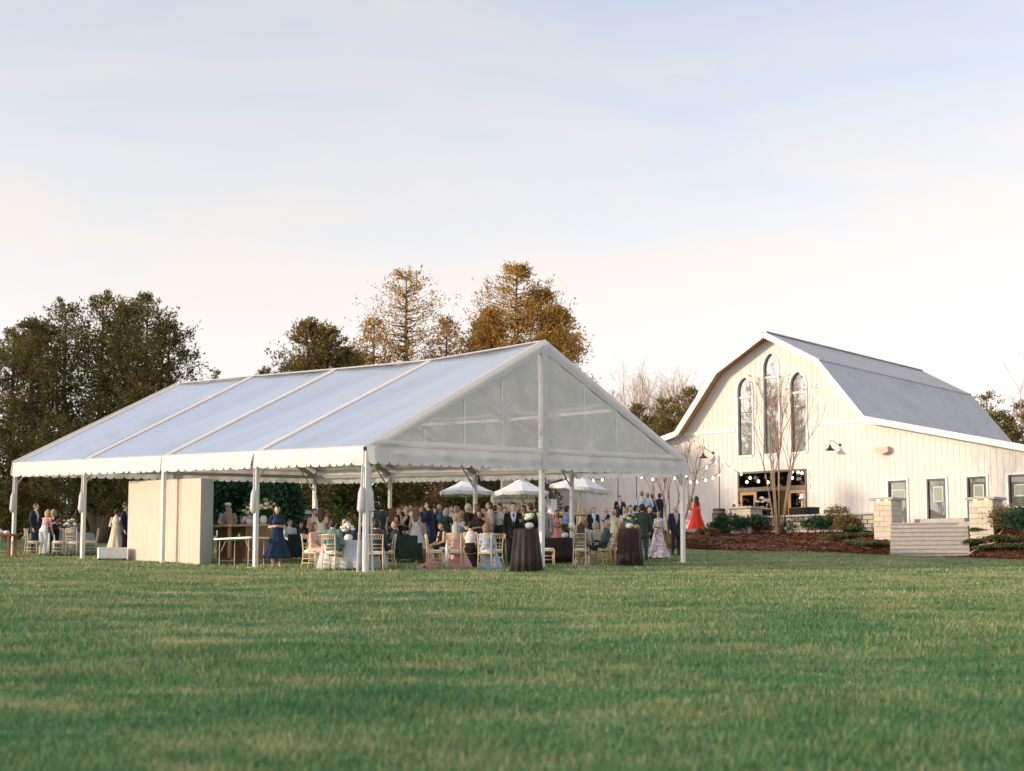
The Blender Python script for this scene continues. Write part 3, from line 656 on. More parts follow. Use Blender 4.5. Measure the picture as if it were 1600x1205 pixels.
def build_tent():
    def roof(x, y):                                # height of the roof skin over the lawn
        k = y/TB; i = min(3, int(k)); dz = RDZ[i]+(RDZ[i+1]-RDZ[i])*(k-i)
        return TH + (TR+dz)*(1-abs(x-TW/2)/(TW/2))
    Mp = [M_alu]
    for i in range(5):
        for x in (0, TW):
            o = MB().box(-.054, .054, -.054, .054, -.05, TH-.10).build('post', M_alu, tent, loc=tz(x, i*TB))
            MB().box(-.16, .16, -.16, .16, -.02, .015).build('base_plate', M_alu_raw, o)
    for y in (0, TLEN):
        o = MB().box(-.06, .06, -.06, .06, -.05, TH+TR-.15).build('gable_post', M_alu, tent, loc=tz(TW/2, y)); MB().box(-.16, .16, -.16, .16, -.02, .015).build('base_plate', M_alu_raw, o)
    for i in range(4):
        for x in (0, TW): MB().bar(tz(x, i*TB+.07, TH-.17), tz(x, (i+1)*TB-.07, TH-.17), .12, .13).build('eave_beam', M_alu_raw, tent)
        MB().bar(tz(TW/2, i*TB, TH+TR+RDZ[i]-.16), tz(TW/2, (i+1)*TB, TH+TR+RDZ[i+1]-.16), .12, .13).build('ridge_beam', M_alu_raw, tent)
        for fx in (.25, .75): MB().bar(tz(TW*fx, i*TB, roof(TW*fx, i*TB)-.14), tz(TW*fx, (i+1)*TB, roof(TW*fx, (i+1)*TB)-.14), .07, .09).build('purlin', M_alu_raw, tent)
    for i in range(5):
        for s in (0, 1):
            a, b = tz(s*TW, i*TB, TH-.16), tz(TW/2, i*TB, TH+TR+RDZ[i]-.16)
            MB().bar(a, b, .11, .15).build('rafter', M_alu_raw, tent)
            c = tz(s*TW, i*TB, TH-.75); MB().bar(c, a.lerp(b, .13), .04).build('knee_brace', M_alu_raw, tent)
    for y in (0, TLEN): 
        for x0, x1 in ((.07, TW/2-.06), (TW/2+.06, TW-.07)): MB().bar(tz(x0, y, TH-.17), tz(x1, y, TH-.17), .10, .12).build('gable_beam', M_alu_raw, tent)
    # clear roof skins: one per bay and slope, slack between the rafters, with creases
    for i in range(4):
        for s in (0, 1):
            def fn(a, t, i=i, s=s):
                y = (i+a)*TB; x = (t*.5*TW) if s == 0 else TW-(t*.5*TW)
                sag = -.09*(4*a*(1-a))*(0.35+0.65*math.sin(math.pi*min(1, t*.9+.05))) + .025*math.sin(9*a+4*t+i)*math.sin(5*t+2*a)*4*a*(1-a) + .012*math.sin(26*a+7*t*(1+i))*a*(1-a)*4*(1-t)
                return tz(x, y, roof(x, y)+.02+sag)
            MB().grid(fn, 14, 18).build('roof_panel', M_roofvinyl, tent, True)
    # white strips over the rafters and the ridge
    for i in range(5):
        wd = .15 if 0 < i < 4 else .11
        for s in (0, 1):
            y0, y1 = max(0, i*TB-wd) - (.03 if i == 0 else 0), min(TLEN, i*TB+wd) + (.03 if i == 4 else 0)
            x1 = TW/2; x0 = 0 if s == 0 else TW
            m = MB(); k = 8
            def fn(a, t): 
                x = x0+(x1-x0)*t; y = y0+(y1-y0)*a; yc = i*TB; return tz(x, y, TH+(TR+RDZ[i])*t+.04)
            m.grid(fn, 1, k); m.build('rafter_cover', M_white, tent)
    for i in range(4):
        for s in (-1, 1): MB().add([tz(TW/2, i*TB, TH+TR+RDZ[i]+.065), tz(TW/2, (i+1)*TB, TH+TR+RDZ[i+1]+.065), tz(TW/2+s*.10, (i+1)*TB, TH+TR+RDZ[i+1]+.012), tz(TW/2+s*.10, i*TB, TH+TR+RDZ[i]+.012)], [(0, 1, 2, 3)]).build('ridge_cover', M_white, tent)
    # valances with scalloped edges, and the white eave strip above them
    def valance(p0, p1, out, drop, n, name='valance', top=.03, flare=.06):
        m = MB(); K = n*8; wv = random.Random(int(p0.x*7+p0.y*13)); ph = wv.uniform(0, 6)
        tops, mids, bots = [], [], []
        for k in range(K+1):
            a = k/K; p = p0.lerp(p1, a); t = (a*n) % 1.0 if k < K else 0.0
            lob = math.sqrt(max(0, 1-(2*t-1)**2))*(.85+.3*((int(a*n)*7919+int(abs(p0.x)*31+abs(p0.y)*17)) % 13)/13); w = .03*math.sin(a*23+ph)+.02*math.sin(a*51+ph*2)
            tops.append(p+Vector((0, 0, top))); mids.append(p+out*(flare*.6+w)+Vector((0, 0, top-drop*.5))); bots.append(p+out*(flare+w*1.6)+Vector((0, 0, top-drop-.08*lob**.7)))
        vs = tops+mids+bots; q = K+1
        m.add(vs, [(k, k+1, q+k+1, q+k) for k in range(K)] + [(q+k, q+k+1, 2*q+k+1, 2*q+k) for k in range(K)]); return m.build(name, M_white, tent, True)
    for i in range(4):
        for x, s in ((0, -1), (TW, 1)):
            g = .01; valance(tz(x+s*.09, i*TB+g, TH), tz(x+s*.09, (i+1)*TB-g, TH), Vector((s, 0, 0)), .40, 14)
            MB().add([tz(x+s*.09, i*TB+g, TH+.03), tz(x+s*.09, (i+1)*TB-g, TH+.03), tz(x-s*.06, (i+1)*TB-g, TH+.075), tz(x-s*.06, i*TB+g, TH+.075)], [(0, 1, 2, 3)]).build('eave_strip', M_white, tent)
    for y, s in ((-.09, -1), (TLEN+.09, 1)):
        for x0, x1 in ((-.09, TW/2), (TW/2, TW+.09)):
            valance(tz(x0, y, TH+.05), tz(x1, y, TH+.05), Vector((0, s, 0)), .42, 18, 'gable_valance', .03, .05)
            # billowing white band above the scallops, then the clear triangle
            def band(a, t, x0=x0, x1=x1, y=y, s=s):
                x = x0+(x1-x0)*a; h = min(TH+.05+.16*t, roof(min(TW, max(0, x)), 0 if s < 0 else TLEN)+.06)
                return tz(x, y+s*(.03+.03*math.sin(math.pi*t)*(1+.5*math.sin(17*a))), h)
            MB().grid(band, 40, 5).build('gable_band', M_white, tent, True)
            def tri(a, t, x0=x0, x1=x1, y=y, s=s):
                x = x0+(x1-x0)*a; lo = TH+.20; hi = max(lo+.001, roof(min(TW, max(0, x)), 0 if s < 0 else TLEN)+.0)
                w = .02*math.sin(a*31)+.015*math.sin(a*67+t*9)
                return tz(x, y+s*(.012+w*.5), lo+(hi-lo)*t)
            MB().grid(tri, 30, 10).build('gable_panel', M_gablevinyl, tent, True)
            for a in (.3, .52, .74):     # welded seams of the clear vinyl
                x = x0+(x1-x0)*(a if x0 < 1 else 1-a); MB().bar(tz(x, y+s*.03, TH+.2), tz(x, y+s*.03, roof(x, 0 if s < 0 else TLEN)-.05), .012, .004).build('seam', M_gablevinyl, tent)
            # white strip along the rake
            xe = 0 if x0 < 1 else TW; yy = y+s*.035; kk = (0 if s < 0 else 4)
            MB().add([tz(xe+(-.09 if xe == 0 else .09), yy, TH+.08), tz(TW/2, yy, TH+TR+RDZ[kk]+.09), tz(TW/2, yy, TH+TR+RDZ[kk]-.27), tz(xe+(.42 if xe == 0 else -.42), yy, TH+.08)], [(0, 1, 2, 3)]).build('rake_cover', M_white, tent)
        MB().box(TW/2-.11, TW/2+.11, min(y, y+s*.07), max(y, y+s*.07), tz(TW/2, y, TH-.40).z, tz(TW/2, y, TH+TR).z).build('gable_post_cover', M_white, tent)
    # tie-down straps with white ratchet sleeves
    for x, y, dx, dy in ((0, 0, -.20, .06), (0, 0, .18, -.06), (0, TB, -.13, .03), (0, 3*TB, -.13, .03), (0, TLEN, -.13, 0), (TW, TLEN, -.1, -.3)):
        zl = -.02 if (x == 0 and y == 0) else 1.45
        o = MB().bar(tz(x+dx*(1 if zl < 0 else .7), y+dy*(1 if zl < 0 else .7), zl), tz(x+dx*.45, y+dy*.45, TH-.45), .055, .02).build('tie_strap', M_white, tent)
        p0, p1 = tz(x+dx, y+dy, 0), tz(x+dx*.45, y+dy*.45, TH-.45); q = p0.lerp(p1, .56); r = p0.lerp(p1, .80)
        MB().tube([q, q.lerp(r, .12), q.lerp(r, .8), r], [.04, .09, .075, .035], 8).build('strap_sleeve', M_white, o, True)
build_tent()
# ------------------------------------------------------------------ people
def sdf_mesh(prims, lo, hi, res, cut=None):
    """one closed surface around a set of primitives, with the nearest primitive's tag per face"""
    lo = np.array(lo, float); n = np.ceil((np.array(hi)-lo)/res).astype(int)+1
    val = np.full(n, 1e3, np.float32); tg = np.zeros(n, np.int8); best = np.full(n, 1e3, np.float32); k = 0.018
    ax = [lo[i]+res*np.arange(n[i]) for i in range(3)]
    for pr in prims:
        kind = pr[0]
        if kind == 'cap':
            _, a, b, ra, rb, sx, t = pr; a = np.array(a, float); b = np.array(b, float); rm = max(ra, rb)
            pl = np.minimum(a, b)-np.array([rm/sx, rm, rm])-.06; ph = np.maximum(a, b)+np.array([rm/sx, rm, rm])+.06
        elif kind == 'ell':
            _, c, r, t = pr; c = np.array(c, float); r = np.array(r, float); pl = c-r-.06; ph = c+r+.06
        else:                                  # skirt: cone with pleats
            _, cy0, z0, r0, cy1, z1, r1, sx, npl, t = pr; rm = max(r0, r1)*1.15; pl = np.array([-rm/sx, min(cy0, cy1)-rm, z1])-.05; ph = np.array([rm/sx, max(cy0, cy1)+rm, z0])+.05
        i0 = np.clip(np.floor((pl-lo)/res).astype(int), 0, n-1); i1 = np.clip(np.ceil((ph-lo)/res).astype(int)+1, 1, n)
        sl = tuple(slice(p, q) for p, q in zip(i0, i1))
        X, Y, Z = np.meshgrid(*[ax[i][sl[i]] for i in range(3)], indexing='ij')
        if X.size == 0: continue
        if kind == 'cap':
            px, py, pz = (X-a[0])*1.0, Y-a[1], Z-a[2]; d = b-a; px = px*sx; dx = d[0]*sx; L = dx*dx+d[1]**2+d[2]**2+1e-12
            h = np.clip((px*dx+py*d[1]+pz*d[2])/L, 0, 1); D = np.sqrt((px-dx*h)**2+(py-d[1]*h)**2+(pz-d[2]*h)**2)-(ra+(rb-ra)*h)
        elif kind == 'ell':
            D = (np.sqrt(((X-c[0])/r[0])**2+((Y-c[1])/r[1])**2+((Z-c[2])/r[2])**2)-1)*r.min()
        else:
            h = np.clip((z0-Z)/(z0-z1), 0, 1); cy_ = cy0+(cy1-cy0)*h; q = h*h*.4+.6*h; Rr = r0+(r1-r0)*q; ph_ = np.arctan2(Y-cy_, X*sx)
            D = np.maximum((np.sqrt((X*sx)**2+(Y-cy_)**2)-Rr*(1+h*(.075*np.sin(npl*ph_+1.3)+.05*np.sin(5*ph_+4*h)+.03*np.sin(2.6*npl*ph_+9*h))))*.9, np.maximum(Z-z0, z1-Z))
        V = val[sl]; hh = np.clip(k-np.abs(V-D), 0, None)/k; val[sl] = np.minimum(V, D)-hh*hh*k*.25
        B = best[sl]; m = D < B; B[m] = D[m]; best[sl] = B; T = tg[sl]; T[m] = t; tg[sl] = T
    if cut is not None:
        X, Y, Z = np.meshgrid(*ax, indexing='ij'); val = np.maximum(val, cut(X, Y, Z).astype(np.float32))
    c = n-1; S = np.zeros(tuple(c)+(3,), np.float32); C = np.zeros(tuple(c), np.float32)
    def cv(o): return val[o[0]:o[0]+c[0], o[1]:o[1]+c[1], o[2]:o[2]+c[2]]
    cor = [(i, j, l) for i in (0, 1) for j in (0, 1) for l in (0, 1)]
    for p in cor:
        for axi in range(3):
            if p[axi]: continue
            q = list(p); q[axi] = 1; v0, v1 = cv(p), cv(q); m = (v0 < 0) != (v1 < 0)
            t = np.where(m, v0/(v0-v1+1e-12), 0)
            for e in range(3): S[..., e] += np.where(m, p[e]+(t if e == axi else 0), 0)
            C += m
    act = C > 0; idx = -np.ones(tuple(c), np.int64); idx[act] = np.arange(act.sum())
    cells = np.argwhere(act); verts = lo+res*(cells+S[act]/C[act][:, None])
    tags = tg[cells[:, 0], cells[:, 1], cells[:, 2]]
    quads = []
    for axi in range(3):
        o1, o2 = (axi+1) % 3, (axi+2) % 3
        sA = [slice(1, -1)]*3; sA[axi] = slice(0, -1); sB = list(sA); sB[axi] = slice(1, None)
        a, b = val[tuple(sA)] < 0, val[tuple(sB)] < 0; e = np.argwhere(a != b)
        if len(e) == 0: continue
        inside = a[tuple(e.T)]; base = e.copy(); base[:, o1] += 1; base[:, o2] += 1
        def cell(d1, d2):
            r = base.copy(); r[:, o1] -= d1; r[:, o2] -= d2; return idx[r[:, 0], r[:, 1], r[:, 2]]
        Q = np.stack([cell(1, 1), cell(0, 1), cell(0, 0), cell(1, 0)], 1); Q[~inside] = Q[~inside][:, ::-1]; quads.append(Q)
    Q = np.concatenate(quads); Q = Q[(Q >= 0).all(1)]
    return verts, Q, tags
def to_mesh(name, V, Q, mi, nslots, extra=None):
    me = npmesh(name, V, 4, Q.ravel(), None, smooth=True)
    for _ in range(nslots): me.materials.append(None)
    me.polygons.foreach_set('material_index', np.ascontiguousarray(mi, dtype=np.int32)); me.update(); return me
def v3(*a): return np.array(a, float)
POSES = {   # lean, hip height, right arm, left arm, legs
    'stand':   (2, .93, 'down', 'down', 'stand'), 'drink': (0, .93, 'drink', 'down', 'stand'), 'clasp': (3, .93, 'clasp', 'clasp', 'stand'),
    'face':    (4, .93, 'face', 'drink', 'stand'), 'walk': (-6, .92, 'clasp', 'clasp', 'walk'), 'counter': (14, .93, 'table', 'table', 'stand'),
    'sit':     (2, .50, 'lap', 'lap', 'sit'), 'sitlean': (24, .50, 'table', 'table', 'sit'), 'sitback': (-12, .50, 'lap', 'lap', 'sit'), 'bend': (22, .93, 'table', 'down', 'stand'),
    'tuck':    (0, .50, 'lap', 'lap', 'sit')}
def skeleton(pose, fem):
    lean, hz, ra, la, legs = POSES[pose]; L = R(lean); t = v3(0, -math.sin(L), math.cos(L)); pel = v3(0, 0, hz); J = dict(pel=pel, waist=pel+t*.15, chest=pel+t*.34, shm=pel+t*.48, neck=pel+t*.555)
    J['head'] = J['neck']+v3(0, -.022-.04*math.sin(L), .125); sw = .155 if fem else .185
    for s, nm, arm in ((1, 'r', ra), (-1, 'l', la)):
        sh = J['shm']+v3(s*sw, 0, -.02)
        eo, wo = {'down': ((s*.05, .03, -.28), (s*.0, -.09, -.235)), 'drink': ((s*.05, .0, -.28), (-s*.05, -.21, .10)), 'clasp': ((s*.07, .01, -.27), (-s*.16, -.18, .02)),
                  'face': ((s*.06, -.13, -.22), (-s*.10, -.07, .235)), 'table': ((s*.06, -.15, -.23), (-s*.05, -.22, -.03)), 'lap': ((s*.05, -.05, -.27), (-s*.06, -.20, -.08))}[arm]
        el = sh+v3(*eo); wr = el+v3(*wo); d = (wr-el)/np.linalg.norm(wr-el); J[nm+'sh'] = sh; J[nm+'el'] = el; J[nm+'wr'] = wr; J[nm+'pm'] = wr+d*.075
        hp = pel+v3(s*.088, 0, -.03)
        if legs == 'stand': kn, an, to = v3(s*.10, -.015, .49), v3(s*.11, .02, .085), v3(s*.13, -.15, .035)
        elif legs == 'walk': kn, an, to = (v3(s*.10, -.02, .49), v3(s*.10, .12, .09), v3(s*.11, -.04, .035)) if s > 0 else (v3(s*.10, -.14, .49), v3(s*.11, -.20, .085), v3(s*.12, -.37, .035))
        else: kn, an, to = v3(s*.12, -.44, .51), v3(s*.12, -.42, .085), v3(s*.13, -.58, .035)
        J[nm+'hp'], J[nm+'kn'], J[nm+'an'], J[nm+'to'] = hp, kn, an, to
    return J
BODY, JNT = {}, {}
def body(pose, fem):
    key = (pose, fem)
    if key in BODY: return BODY[key]
    J = skeleton(pose, fem); JNT[key] = J; f = .92 if fem else 1.0; P = []
    c = lambda a, b, ra, rb, sx, t: P.append(('cap', a, b, ra, rb, sx, t))
    hw = .105 if fem else .10
    c(J['pel']+v3(0, .005, -.03), J['waist'], hw*1.02, .088*f, .66, 9); c(J['waist'], J['chest'], .088*f, .105*f, .68, 1); c(J['chest'], J['shm'], .105*f, .075*f, .64, 1)
    if fem: c(J['chest']+v3(-.06, -.075, -.01), J['chest']+v3(.06, -.075, -.01), .055, .055, 1, 1)
    c(J['shm']+v3(0, .01, 0), J['neck'], .06, .05, .9, 0); c(J['neck'], J['head']+v3(0, .01, -.05), .05*f, .05*f, 1, 0)
    H = J['head']; P.append(('ell', H+v3(0, .008, .012), (.076, .096, .105), 0)); P.append(('ell', H+v3(0, -.03, -.05), (.056, .062, .065), 0))
    c(H+v3(0, -.088, .005), H+v3(0, -.108, -.022), .010, .016, 1, 0)
    for s in (-1, 1): P.append(('ell', H+v3(s*.076, .012, -.005), (.014, .024, .034), 0))
    for n_ in 'rl':
        c(J[n_+'sh'], J[n_+'el'], .056*f, .043*f, 1, 2); c(J[n_+'el'], J[n_+'wr'], .042*f, .029*f, 1, 3); c(J[n_+'wr'], J[n_+'pm'], .028, .034, 1, 0)
        c(J[n_+'hp'], J[n_+'kn'], .092, .060, 1, 4); c(J[n_+'kn'], J[n_+'an'], .060, .040, 1, 5); c(J[n_+'an'], J[n_+'to'], .042, .034, 1, 6)
    allp = np.array(list(J.values())); lo = allp.min(0)-.22; hi = allp.max(0)+.22; lo[2] = -.02
    V, Q, T = sdf_mesh(P, lo, hi, .0175)
    cen = V[Q].mean(1); mi = T[Q[:, 0]].astype(int); d = cen-H
    mi[mi == 9] = 10
    m_eye = (np.abs(np.abs(d[:, 0])-.033) < .016) & (np.abs(d[:, 2]-.012) < .011) & (d[:, 1] < -.05); mi[m_eye & (mi == 0)] = 7
    m_lip = (np.abs(d[:, 0]) < .026) & (np.abs(d[:, 2]+.056) < .010) & (d[:, 1] < -.06); mi[m_lip & (mi == 0)] = 8
    mi[mi == 10] = 4
    # five fingers on each palm: short bent tapered prisms rooted in the palm
    vs = [V]; qs = [Q]; ms = [mi]; off = len(V)
    for n_, s in (('r', 1), ('l', -1)):
        wr, pm = J[n_+'wr'], J[n_+'pm']; dz = (pm-wr)/np.linalg.norm(pm-wr); side = np.cross(dz, v3(0, 0, 1)) if abs(dz[2]) < .9 else v3(0, 1, 0)
        side = side/np.linalg.norm(side); nrm = np.cross(side, dz)
        for k, (o_, ln, sp) in enumerate(((-.027, .062, -.10), (-.009, .075, -.03), (.009, .072, .03), (.027, .056, .10), (-.032, .050, -.9))):
            root = pm+side*o_+dz*(.018 if k < 4 else -.03); d1 = dz+side*sp; d1 /= np.linalg.norm(d1); d2 = d1-nrm*.6; d2 /= np.linalg.norm(d2)
            pts = [root, root+d1*ln*.55, root+d1*ln*.55+d2*ln*.5]; fv = []
            for i_, p in enumerate(pts):
                r = (.0095, .0085, .006)[i_]
                for a_ in range(4): fv.append(p+side*r*math.cos(a_*math.pi/2)+nrm*r*math.sin(a_*math.pi/2))
            vs.append(np.array(fv)); fq = [(off+i_*4+j, off+i_*4+(j+1) % 4, off+(i_+1)*4+(j+1) % 4, off+(i_+1)*4+j) for i_ in (0, 1) for j in range(4)]+[(off+8, off+9, off+10, off+11)]
            qs.append(np.array(fq)); ms.append(np.zeros(len(fq), int)); off += 12
    BODY[key] = to_mesh('body', np.concatenate(vs), np.concatenate(qs), np.concatenate(ms), 9); return BODY[key]
GARB = {}
def garment(kind, pose, fem, par=None):
    key = (kind, pose, fem, par)
    if key in GARB: return GARB[key]
    J = skeleton(pose, fem); P = []; cut = None
    c = lambda a, b, ra, rb, sx: P.append(('cap', a, b, ra, rb, sx, 0)); t = (J['chest']-J['waist'])/np.linalg.norm(J['chest']-J['waist'])
    sit = J['rkn'][2] > .5 and J['rkn'][1] < -.3
    if kind == 'jacket':
        c(J['waist']-t*.30 if not sit else J['waist']-t*.17, J['waist'], .122, .106, .66); c(J['waist'], J['chest'], .106, .122, .68); c(J['chest'], J['shm'], .122, .088, .62)
        for n_ in 'rl': c(J[n_+'sh'], J[n_+'el'], .070, .056, 1); c(J[n_+'el'], J[n_+'el']+(J[n_+'wr']-J[n_+'el'])*.93, .055, .044, 1)
        w0, s0, tt = J['waist'], J['shm'], t
        def cut(X, Y, Z):        # the V of the lapels and the shirt below it
            along = (Y-w0[1])*tt[1]+(Z-w0[2])*tt[2]; front = -((Y-w0[1])*tt[2]-(Z-w0[2])*tt[1])
            half = np.clip((along+.05)*.22, .0, .085); return np.minimum(np.minimum(half-np.abs(X), front-.02), .62-along)*1.0
    elif kind == 'skirt':
        hem, fl = par
        if sit:
            c(J['pel']+v3(0, .02, 0), (J['rkn']+J['lkn'])/2+v3(0, .02, -.01), .125, .105, .60); c((J['rkn']+J['lkn'])/2, v3(0, -.46, max(.08, hem)), .10, .12+fl*.25, .62); c(J['pel'], J['waist'], .115, .095, .66)
        else: P.append(('skirt', 0, J['waist'][2]+.02, .105, -.02 if pose != 'walk' else -.03, hem, .105+fl, .72, 9, 0))
    lo = np.array([-.62, -.95, -.02]); hi = np.array([.62, .5, 1.65])
    V, Q, T = sdf_mesh(P, lo, hi, .02, cut); GARB[key] = to_mesh(kind, V, Q, np.zeros(len(Q)), 1); return GARB[key]
HAIR = {}
def hairmesh(kind):
    if kind in HAIR: return HAIR[kind]
    P = [('ell', v3(0, .014, .022), (.087, .106, .112), 0)]
    if kind == 'long': P += [('cap', v3(0, .06, .0), v3(0, .085, -.33), .075, .06, .66, 0), ('cap', v3(.075, .01, .0), v3(.085, .0, -.20), .03, .03, 1, 0), ('cap', v3(-.075, .01, .0), v3(-.085, .0, -.20), .03, .03, 1, 0)]
    if kind == 'bob': P += [('cap', v3(0, .05, .0), v3(0, .055, -.10), .085, .08, .72, 0), ('cap', v3(.078, .0, .0), v3(.08, -.01, -.10), .03, .025, 1, 0), ('cap', v3(-.078, .0, .0), v3(-.08, -.01, -.10), .03, .025, 1, 0)]
    if kind == 'bun': P += [('ell', v3(0, .125, .03), (.05, .05, .05), 0)]
    if kind == 'short': P += [('cap', v3(0, .06, -.02), v3(0, .055, -.06), .06, .05, .72, 0)]
    if kind == 'fringe': P = [('cap', v3(-.07, .03, .0), v3(.07, .03, .0), .03, .03, 1, 0), ('cap', v3(-.06, .07, -.01), v3(.06, .07, -.01), .045, .045, 1, 0)]
    if kind in ('beard',): P = [('cap', v3(-.035, -.055, -.07), v3(.035, -.055, -.07), .038, .038, 1, 0), ('cap', v3(0, -.07, -.085), v3(0, -.06, -.10), .035, .025, 1, 0)]
    def cut(X, Y, Z):
        if kind in ('fringe', 'beard'): return np.full(X.shape, -1.0)
        top = .055 if kind != 'short' else .062
        return np.minimum(np.minimum(-.028-Y, top+.25*np.clip(Y+.08, -.05, .05)-Z), .30+Z)
    V, Q, T = sdf_mesh(P, (-.18, -.2, -.45), (.18, .24, .2), .0175, cut); HAIR[kind] = to_mesh('hair', V, Q, np.zeros(len(Q)), 1); return HAIR[kind]
def set_mats(o, mats):
    for i, m in enumerate(mats): o.material_slots[i].link = 'OBJECT'; o.material_slots[i].material = m
SK = {'a': (.62, .40, .29), 'b': (.55, .33, .23), 'c': (.44, .25, .16), 'd': (.68, .47, .36)}
HC = {'dark': (.022, .014, .010), 'brown': (.075, .038, .020), 'auburn': (.16, .055, .020), 'blond': (.42, .28, .13), 'grey': (.42, .40, .37), 'white': (.62, .58, .52), 'sandy': (.22, .13, .06), 'red': (.30, .10, .03)}
def haircol(k): return simple('hair_'+k, HC[k], .55, .25, 18, .4, 50, stretch=(3, 3, .6))
def person(label, place, yaw, pose, fem, h, top, bottom, hair=('short', 'dark'), sk='a', sleeves='long', jacket=None, skirt=None, legs='long', shoes=(.03, .025, .02), topm=None, skirtm=None, beard=None, hat=None, tie=None, group='wedding guests', cat='person'):
    p = place; s = h/1.745
    t = thing('person', label, cat, p, R(yaw), group); t.scale = (s, s, s)
    S = skin(SK[sk]); mt = topm or cloth(top); mb = cloth(bottom) if bottom else S
    b = link('body', body(pose, fem), t); J = JNT[(pose, fem)]
    ua = mt if sleeves in ('long', 'short') else S; fa = mt if sleeves == 'long' else S
    th = mb; sh = mb if legs == 'long' else S
    set_mats(b, [S, mt, ua, fa, th, sh, cloth(shoes) if shoes else S, M_eye, M_lip])
    if jacket: set_mats(link('jacket', garment('jacket', pose, fem), t), [cloth(jacket)])
    if skirt: set_mats(link('skirt', garment('skirt', pose, fem, skirt), t), [skirtm or mt])
    H = Vector(J['head'])
    if hair: set_mats(link('hair', hairmesh(hair[0]), t, H), [haircol(hair[1])])
    if beard: set_mats(link('beard', hairmesh('beard'), t, H), [haircol(beard)])
    if tie:
        w, n_ = Vector(J['waist']), Vector(J['shm']); MB().add([w+Vector((-.03, -.112, 0)), w+Vector((.03, -.112, 0)), n_+Vector((.015, -.088, .02)), n_+Vector((-.015, -.088, .02)), w+Vector((-.03, -.09, 0)), w+Vector((.03, -.09, 0)), n_+Vector((.015, -.06, .02)), n_+Vector((-.015, -.06, .02))], [(0, 1, 2, 3), (0, 4, 5, 1), (1, 5, 6, 2), (2, 6, 7, 3), (3, 7, 4, 0)]).build('tie', cloth(tie), t)
    if hat:
        hm = MB().lathe([(.145, .055), (.148, .062), (.098, .068), (.096, .10), (.085, .145), (.0, .155)] if hat[0] == 'brim' else [(.098, .045), (.10, .085), (.085, .125), (.0, .14)], 16)
        if hat[0] != 'brim': hm.prism([(-.07, -.09), (.07, -.09), (.05, -.165), (-.05, -.165)], .05, .062)
        hm.build('hat', cloth(hat[1]), t, True, loc=H)
    return t
# ------------------------------------------------------------------ chairs and tables
def make_chair():
    t = thing('chiavari_chair', '', 'chair'); w, d, hs = .40, .40, .44
    sm = MB().prism([(-w/2-.01, -d/2), (w/2+.01, -d/2), (w/2-.02, d/2), (-w/2+.02, d/2)], hs-.035, hs); sm.build('seat', M_chair, t)
    c = MB(); prof = [(.96, 0), (1.0, .02), (.97, .045), (.82, .055)]
    for k, (s, z) in enumerate(prof):
        c.v += [(x*s, y*s, hs+.002+z) for x, y in ((-.19, -.19), (.19, -.19), (.175, .17), (-.175, .17))]
    for k in range(3): c.f += [(4*k+j, 4*k+(j+1) % 4, 4*k+4+(j+1) % 4, 4*k+4+j) for j in range(4)]
    c.f += [(12, 13, 14, 15), (3, 2, 1, 0)]; c.m = [0]*len(c.f); c.build('cushion', M_cushion, t, True)
    for s in (-1, 1):
        MB().tube([(s*.20, -.19, 0), (s*.192, -.185, .2), (s*.19, -.18, hs-.03)], [.014, .018, .02], 8).build('leg', M_chair, t, True)
        MB().tube([(s*.185, .235, 0), (s*.18, .19, .25), (s*.175, .175, hs), (s*.178, .20, .68), (s*.182, .245, .92)], [.015, .018, .02, .017, .015], 8).build('back_post', M_chair, t, True)
        for z in (.16, .27): MB().tube([(s*.194, -.185, z), (s*.183, .19, z)], .011, 6).build('stretcher', M_chair, t, True)
    MB().tube([(-.19, -.186, .22), (.19, -.186, .22)], .011, 6).build('stretcher', M_chair, t, True)
    for z, y, r in ((.905, .242, .015), (.80, .222, .011), (.66, .198, .012), (.57, .187, .011)): MB().tube([(-.18, y, z), (.18, y, z)], r, 6).build('back_rail', M_chair, t, True)
    for k in range(5): x = -.12+.06*k; MB().tube([(x, .222, .80), (x, .241, .905)], .008, 5).build('spindle', M_chair, t, True)
    return t
CH = [None]
def chair(px, py, yaw, label, place=None):
    p = place if place is not None else gnd(px, py)
    if CH[0] is None: CH[0] = make_chair(); o = CH[0]
    else: o = copy_tree(CH[0])
    o.location = p; o.rotation_euler = (0, 0, R(yaw)); tag(o, label, 'chair', 'natural wood banquet chairs'); return o
def off(p, yaw, fwd, side=0):                    # a point fwd metres in front of someone who faces yaw
    a = R(yaw); x, y = p.x+math.sin(a)*fwd+math.cos(a)*side, p.y-math.cos(a)*fwd+math.sin(a)*side; return Vector((x, y, ground(x, y)))
def draped_table(p, r, h, m, label, flare=1.16, pleat=16, top_over=0.0, group=None, cat='table'):
    t = thing('draped_table', label, cat, p, RNG.uniform(0, 3), group)
    MB().lathe([(0, h-.03), (r-.01, h-.03), (r-.01, h-.012), (0, h-.012)], 28).build('tabletop', M_pine, t)
    ph = RNG.uniform(0, 6); mod = lambda a, i: 1 if i > 3 else 1+.055*(4-i)/4*math.sin(pleat*a+ph)+.03*(4-i)/4*math.sin(5*a+ph*2)
    MB().lathe([(r*flare, .01), (r*(1+(flare-1)*.72), h*.3), (r*(1+(flare-1)*.4), h*.62), (r*(1+(flare-1)*.12), h*.9), (r+.004, h-.012), (r-.012, h), (0, h+.001)], 96, mod=mod).build('tablecloth', m, t, True)
    MB().lathe([(.05, 0), (.05, h-.03)], 8).build('pedestal', M_black, t); return t
BR = cloth((.028, .017, .015), .6)
LEAFG = leafmat('bouquet_leaf', (.04, .08, .025), (.08, .13, .04), (.16, .20, .07), .3, 3)
